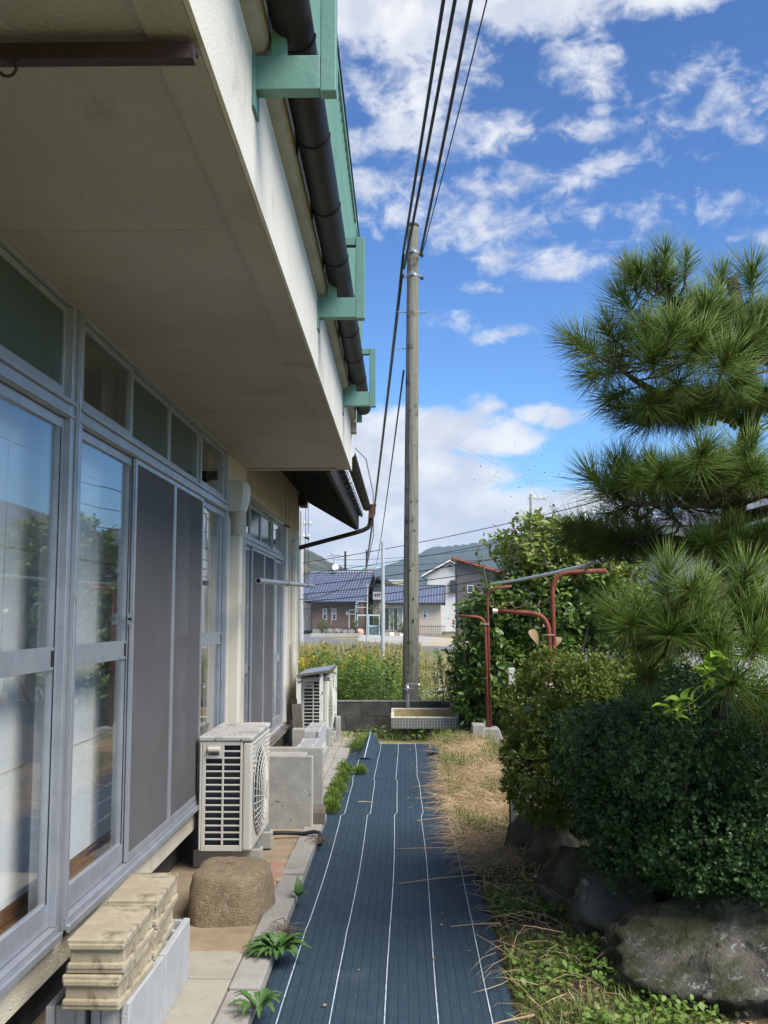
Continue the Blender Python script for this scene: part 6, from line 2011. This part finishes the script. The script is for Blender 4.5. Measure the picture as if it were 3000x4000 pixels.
# gate, mirror, garden rocks and plants before the brown house
gt = empty('yard_gate', (-3.25, 96, Z0_), 'pale blue mesh gate beside the concrete drive', 'gate')
for x_ in (-.9, .15, 1.15):
    lobj('post', MB().box(x_ - .05, x_ + .05, -.05, .05, 0, 2.0), 'gate_blue', gt)
lobj('rail', MB().box(-.85, .10, -.03, .03, 1.85, 1.98).box(.2, 1.10, -.03, .03, 1.85, 1.98).box(.2, 1.10, -.03, .03, .85, .97).box(-.85, 1.10, -.03, .03, .0, .08), 'gate_blue', gt)
for i in range(7):
    lobj('bar', MB().box(.28 + i * .12, .30 + i * .12, -.01, .01, .08, .85), 'gate_blue', gt)
tmr = empty('traffic_mirror', (-2.1, 61, Z0_), 'round traffic mirror on a thin grey pole by the road', 'traffic mirror')
lobj('pole', MB().tube([(0, 0, 0), (.05, 0, 3.75)], .05, 8), 'steel_pole', tmr)
lobj('mirror', MB().tube([(-.55, -.1, 2.35), (-.50, -.11, 2.35)], .30, 20), 'mirror_face', tmr)
lobj('mirror_rim', MB().tube([(-.555, -.10, 2.35), (-.62, -.09, 2.35)], [.33, .28], 20), 'ceramic_white', tmr)
lobj('arm', MB().tube([(-.6, 0, 2.35), (.02, 0, 2.35)], .03, 6).tube([(-.6, 0, 2.7), (.03, 0, 2.7)], .03, 6), 'steel_pole', tmr)
for i, (x_, y_, s_, mt, lb_) in enumerate(((-6.7, 95, .50, 'rock_far', 'brown garden rock at the left of the row before the brown house'), (-6.0, 95, .55, 'rock_far', 'largest brown rock in the row before the brown house'), (-5.3, 95, .52, 'rock_far', 'round brown rock in the row before the brown house'), (-4.75, 95, .48, 'rock_far', 'brown rock next to the pink stone'), (-3.9, 95, .40, 'rock_pink', 'pink stone by the pale blue gate'))):
    rock('yard_rock', (x_, y_, Z0_ + .28), (s_, .5, .42), 60 + i, mt, lb_, 'rocks before the brown house', 0, 12)
def small_tree(loc, r_, h, n_, label, name='yard_tree', m='bushes'):
    e = empty(name, loc, label, 'tree' if 'tree' in name else 'shrub')
    lobj('trunk', MB().tube([(0, 0, 0), (.03, 0, h * .5), (0, 0, h * .8)], [.06, .04, .02], 6), 'twig', e)
    P, Nn = lobes_shell([((loc[0], loc[1], loc[2] + h * .62), (r_, r_, h * .40)), ((loc[0] + r_ * .4, loc[1], loc[2] + h * .4), (r_ * .7, r_ * .7, h * .3))], n_, .35)
    dd_ = unit(Nn + rng.normal(0, .7, Nn.shape))
    scatter('crown', LEAF_T, LEAF_F, P, frames(dd_, None, .5), rnd(len(P), .14, .26), m, e, kind='stuff')
small_tree((-2.6, 97.5, Z0_), .8, 3.0, 420, 'garden tree between the pale blue gate and the bungalow')
small_tree((-2.0, 96.2, Z0_), .5, 1.8, 260, 'round green bush right of the pale blue gate', 'yard_shrub')
small_tree((-7.4, 95.2, Z0_), .4, 1.5, 200, 'thin upright shrub at the left of the yard rocks', 'yard_shrub')
small_tree((-4.3, 95.6, Z0_), .4, 1.4, 200, 'bushy green shrub in front of the wooden door', 'yard_shrub')
small_tree((.0, 96.5, Z0_), .6, 1.2, 240, 'low flower bed shrub before the bungalow windows', 'yard_shrub')
small_tree((-.9, 96.3, Z0_), .5, 2.4, 260, 'small palm-like tree before the bungalow windows')
small_tree((6.3, 100, Z0_), 1.6, 3.2, 500, 'dark tree at the end of the cream bungalow')
small_tree((9.2, 92, Z0_), 2.2, 4.6, 700, 'large tree in front of the dark grey house')
small_tree((13.5, 80, Z0_), 3.0, 6.0, 800, 'broad tree beyond the tall shrub on the far lot')
obj('white_planter', MB().box(-1.15, -.75, 95.2, 95.5, Z0_, Z0_ + .35), 'ceramic_white', label='small white planter beside the bungalow flower bed', cat='planter', bevel=.03)
obj('white_planter', MB().box(-.2, .5, 95.0, 95.4, Z0_, Z0_ + .22), 'ceramic_white', label='long white planter on the bungalow lawn', cat='planter', bevel=.03)

# ------------------------------------------------------------------ poles and overhead lines
def simple_pole(name, loc, h, r0, r1, m, label, arms=()):
    e = empty(name, loc, label, 'utility pole')
    lobj('shaft', MB().tube([(0, 0, 0), (0, 0, h)], [r0, r1], 12), m, e)
    for (za, w0, w1) in arms:
        lobj('crossarm', MB().box(w0, w1, -.06, .06, za - .05, za + .05), 'steel_pole', e)
        ins = MB()
        for t in np.linspace(w0 + .08, w1 - .08, 4):
            ins.lathe([(.05, 0), (.07, .06), (.04, .16)], (t, 0, za + .05), 8)
        lobj('insulator', ins, 'ceramic_white', e)
    return e
simple_pole('steel_pole', (-.74, 40, Z0_), 4.75, .075, .065, 'steel_pole', 'slim pale steel pole standing in the dry grass')
simple_pole('concrete_pole', (-6.1, 62, Z0_), 8.2, .17, .11, 'conc_pole', 'pale concrete utility pole at the corner of the near house', ((7.4, -.6, .6), (6.6, -.5, .5)))
simple_pole('concrete_pole', (7.62, 60, Z0_), 9.0, .16, .11, 'conc_pole', 'pale concrete utility pole rising behind the tall shrub', ((8.7, -.2, .9),))
simple_pole('concrete_pole', (10.2, 66, Z0_), 8.4, .16, .12, 'conc_pole', 'second concrete pole top showing above the tall shrub')
simple_pole('far_pole', (-6.2, 112, Z0_), 8.9, .15, .11, 'dark_trim', 'dark far utility pole with a long crossarm behind the brown house roof', ((8.4, -1.9, .3),))
simple_pole('far_pole', (-3.9, 113, Z0_), 9.1, .14, .09, 'dark_trim', 'dark thin far pole near the right end of the brown roof ridge')
simple_pole('far_pole', (-5.6, 116, Z0_), 7.0, .12, .10, 'dark_trim', 'short dark far pole beside the crossarm pole')
def cable(a, b, sag, r, label, group, n=18):
    a, b = Vector(a), Vector(b)
    pts = [a.lerp(b, i / n) - Vector((0, 0, sag * 4 * (i / n) * (1 - i / n))) for i in range(n + 1)]
    obj('overhead_cable', MB().tube(pts, r, 6), 'wire_black', label=label, cat='cable', group=group, smooth=True)
GC = 'overhead cables'
PB = [(.03, 14.22, 6.72), (.035, 14.2, 6.45), (.27, 14.25, 6.66), (.28, 14.25, 6.62)]
Lc = ['thick black overhead cable tied to the left clamp of the wooden pole', 'thick black overhead cable crossing the face of the wooden pole', 'thick black overhead cable tied to the right clamp of the wooden pole', 'thin black overhead wire beside the right clamp of the wooden pole']
for (p_, q_, r_, lb_) in zip(PB, ((.37, 8.503, 6.93), (.471, 8.505, 6.93), (.596, 8.27, 6.78), (.706, 8.035, 6.63)), (.018, .018, .018, .007), Lc):
    p_, q_ = Vector(p_), Vector(q_)
    e_ = p_ + (q_ - p_) * 3.2
    cable(p_, e_ + Vector((0, 0, .6)), .28, r_, lb_, GC, 30)
cable((.03, 14.3, 6.70), (-2.2, 62, 4.45), .35, .020, 'thick black cable running from the wooden pole to the far field bracket', GC, 30)
cable((.01, 14.3, 6.40), (-2.15, 62, 4.40), .30, .018, 'second thick black cable running from the wooden pole to the far field bracket', GC, 30)
cable((.03, 14.35, 5.0), (-1.55, 62, 4.6), .25, .014, 'black drop cable leaving the wooden pole halfway up', GC, 30)
cable((.11, 14.18, 6.38), (.085, 14.2, .6), 0, .006, 'thin earth wire stapled down the wooden pole', GC, 4)
obj('cable_bracket', MB().box(-2.35, -1.55, 61.9, 62.0, 4.30, 4.42), 'steel_pole', label='pale bracket where the black cables gather above the field', cat='bracket')
cable((-2.3, 62, 4.35), (-6.6, 40, 3.0), 1.3, .02, 'sagging black service cable dropping from the field bracket towards the near house', GC, 24)
for i, (za, zb, r_) in enumerate(((6.9, 9.3, .022), (6.2, 8.2, .020), (5.5, 7.2, .026), (5.0, 6.5, .026), (4.55, 6.0, .028), (4.1, 5.6, .02))):
    cable((-6.1, 62, za - 2.2), (14, 52, zb - .9), .35, r_, 'long dark line strung between the concrete poles across the field, ' + ('topmost of six', 'second from the top', 'third from the top', 'third from the bottom', 'second from the bottom', 'lowest of six')[i], GC, 24)
for i, za in enumerate((7.6, 7.0)):
    cable((-7.6, 112, za), (9, 105, za + .8 - .5 * i), .3, .025, 'thin far line on the crossarm pole, ' + ('upper of two', 'lower of two')[i], GC, 14)

# ------------------------------------------------------------------ hills
def hill(name, Y, prof, depth, m, amp, sx, seed):
    rs = np.random.default_rng(seed)
    xs_ = np.arange(prof[0][0], prof[-1][0] + sx, sx)
    hp = np.interp(xs_, [p[0] for p in prof], [p[1] for p in prof])
    rows = 26
    mb_ = MB()
    ph = rs.uniform(0, 6.28, 8)
    for j in range(rows):
        t = j / (rows - 1)
        f = math.sin(min(t * 1.25, 1) * math.pi / 2) ** .8 * (1 if t < .8 else 1 - (t - .8) / .2 * .6)
        for i, xx in enumerate(xs_):
            nz_ = .10 * math.sin(xx / 31 + 3 * t + ph[0]) + .08 * math.sin(xx / 13 + 7 * t + ph[1]) + .05 * math.sin(xx / 6 + 11 * t + ph[2])
            zz = hp[i] * f * (1 + nz_ * (1 - f) * 1.2) + rs.normal(0, amp) * (.3 + .7 * f)
            mb_.v.append((xx, Y - depth + depth * 1.25 * t, max(zz, 0) - 2 + (2 if j else -3)))
    n_ = len(xs_)
    for j in range(rows - 1):
        for i in range(n_ - 1):
            a = j * n_ + i
            mb_.f.append((a, a + 1, a + n_ + 1, a + n_))
    return obj(name, mb_, m, kind='structure', smooth=True)
hill('hill', 900, [(-700, 40), (-400, 95), (-220, 100), (-120, 74), (-88.6, 60.8), (-77.7, 55.9), (-70, 51.5), (-60, 46.6), (-51.5, 42.8), (-35, 36), (-10, 24), (20, 10), (60, 0)], 260, 'hill_near', .8, 3.5, 1)
hill('mountain', 2000, [(-900, 60), (-300, 70), (-120, 75), (-42, 89.6), (-18, 100.5), (0, 106.5), (32.6, 117.3), (49.5, 129.4), (61.6, 132.2), (85.7, 131.7), (112, 134), (134, 137.7), (200, 150), (320, 140), (500, 170), (800, 120), (1400, 60)], 620, 'hill_far', 1.6, 9, 2)

# ------------------------------------------------------------------ haze
hz = MB().box(-1600, 1600, -80, 2600, -4, 190)
hm = bpy.data.materials.new('haze_air')
hm.use_nodes = True
t = NT(hm.node_tree)
pv_ = t.n('ShaderNodeVolumePrincipled')
pv_.inputs['Color'].default_value = (.62, .80, 1, 1)
pv_.inputs['Density'].default_value = .00022
ou = t.n('ShaderNodeOutputMaterial')
t.l(pv_.outputs[0], ou.inputs['Volume'])
MATS['haze_air'] = hm
if HAZE:
    obj('haze', hz, 'haze_air', kind='stuff')

# ------------------------------------------------------------------ spider web with caught scraps, between pole and pine
wb_ = MB()
for i in range(60):
    c_ = np.array([rng.normal(.72, .17), 6.0 + rng.normal(0, .1), 2.32 + rng.normal(0, .10)])
    s_ = rng.uniform(.0012, .0045)
    wb_.obox(tuple(c_), (s_, s_, s_ * rng.uniform(.8, 2.4)), Matrix.Rotation(rng.uniform(0, 3), 3, 'Y'))
for i in range(14):
    a = np.array([rng.normal(.72, .15), 6.0, 2.32 + rng.normal(0, .1)])
    b = a + np.array([rng.normal(0, .09), 0, rng.normal(0, .06)])
    wb_.tube([tuple(a), tuple(b)], .0004, 3, False)
wb_.tube([(.30, 6.0, 2.55), (.72, 6.0, 2.32), (1.12, 5.6, 2.1)], .0004, 3, False)
obj('spider_web', wb_, 'web', label='torn spider web with dark scraps hanging between the wooden pole and the pine', cat='spider web', kind='stuff')

# scraps blown onto the mat
n = 170
x = rnd(n, -.52, .42); y = 3.2 + 9 * rng.uniform(0, 1, n) ** .9
k = rng.random(n) < (.35 + .65 * (x > .1))
x, y = x[k], y[k]
z = np.array([mat_z(a, b) for a, b in zip(x, y)]) + .008
a = rnd(len(x), 0, 6.28)
dd = unit(np.stack([np.cos(a), np.sin(a), rng.normal(.1, .2, len(x))], 1))
scatter('leaf_scraps', OVAL_T, OVAL_F, np.stack([x, y, z], 1), frames(dd, None, .3), rnd(len(x), .008, .022), 'dry_leaf', None, 'tiny dry leaf scraps blown onto the weed mat', 'leaf scraps', None, 'stuff')
n = 60
x = rnd(n, .05, .40); y = rnd(n, 8, 12)
z = np.array([mat_z(a, b) for a, b in zip(x, y)]) + .008
a = rnd(n, 0, 6.28)
scatter('dark_scraps', OVAL_T, OVAL_F, np.stack([x, y, z], 1), frames(unit(np.stack([np.cos(a), np.sin(a), np.full(n, .3)], 1)), None, .5), rnd(n, .010, .022), 'twig', None, 'dark crumbs of bark scattered on the far half of the mat', 'scraps', None, 'stuff')
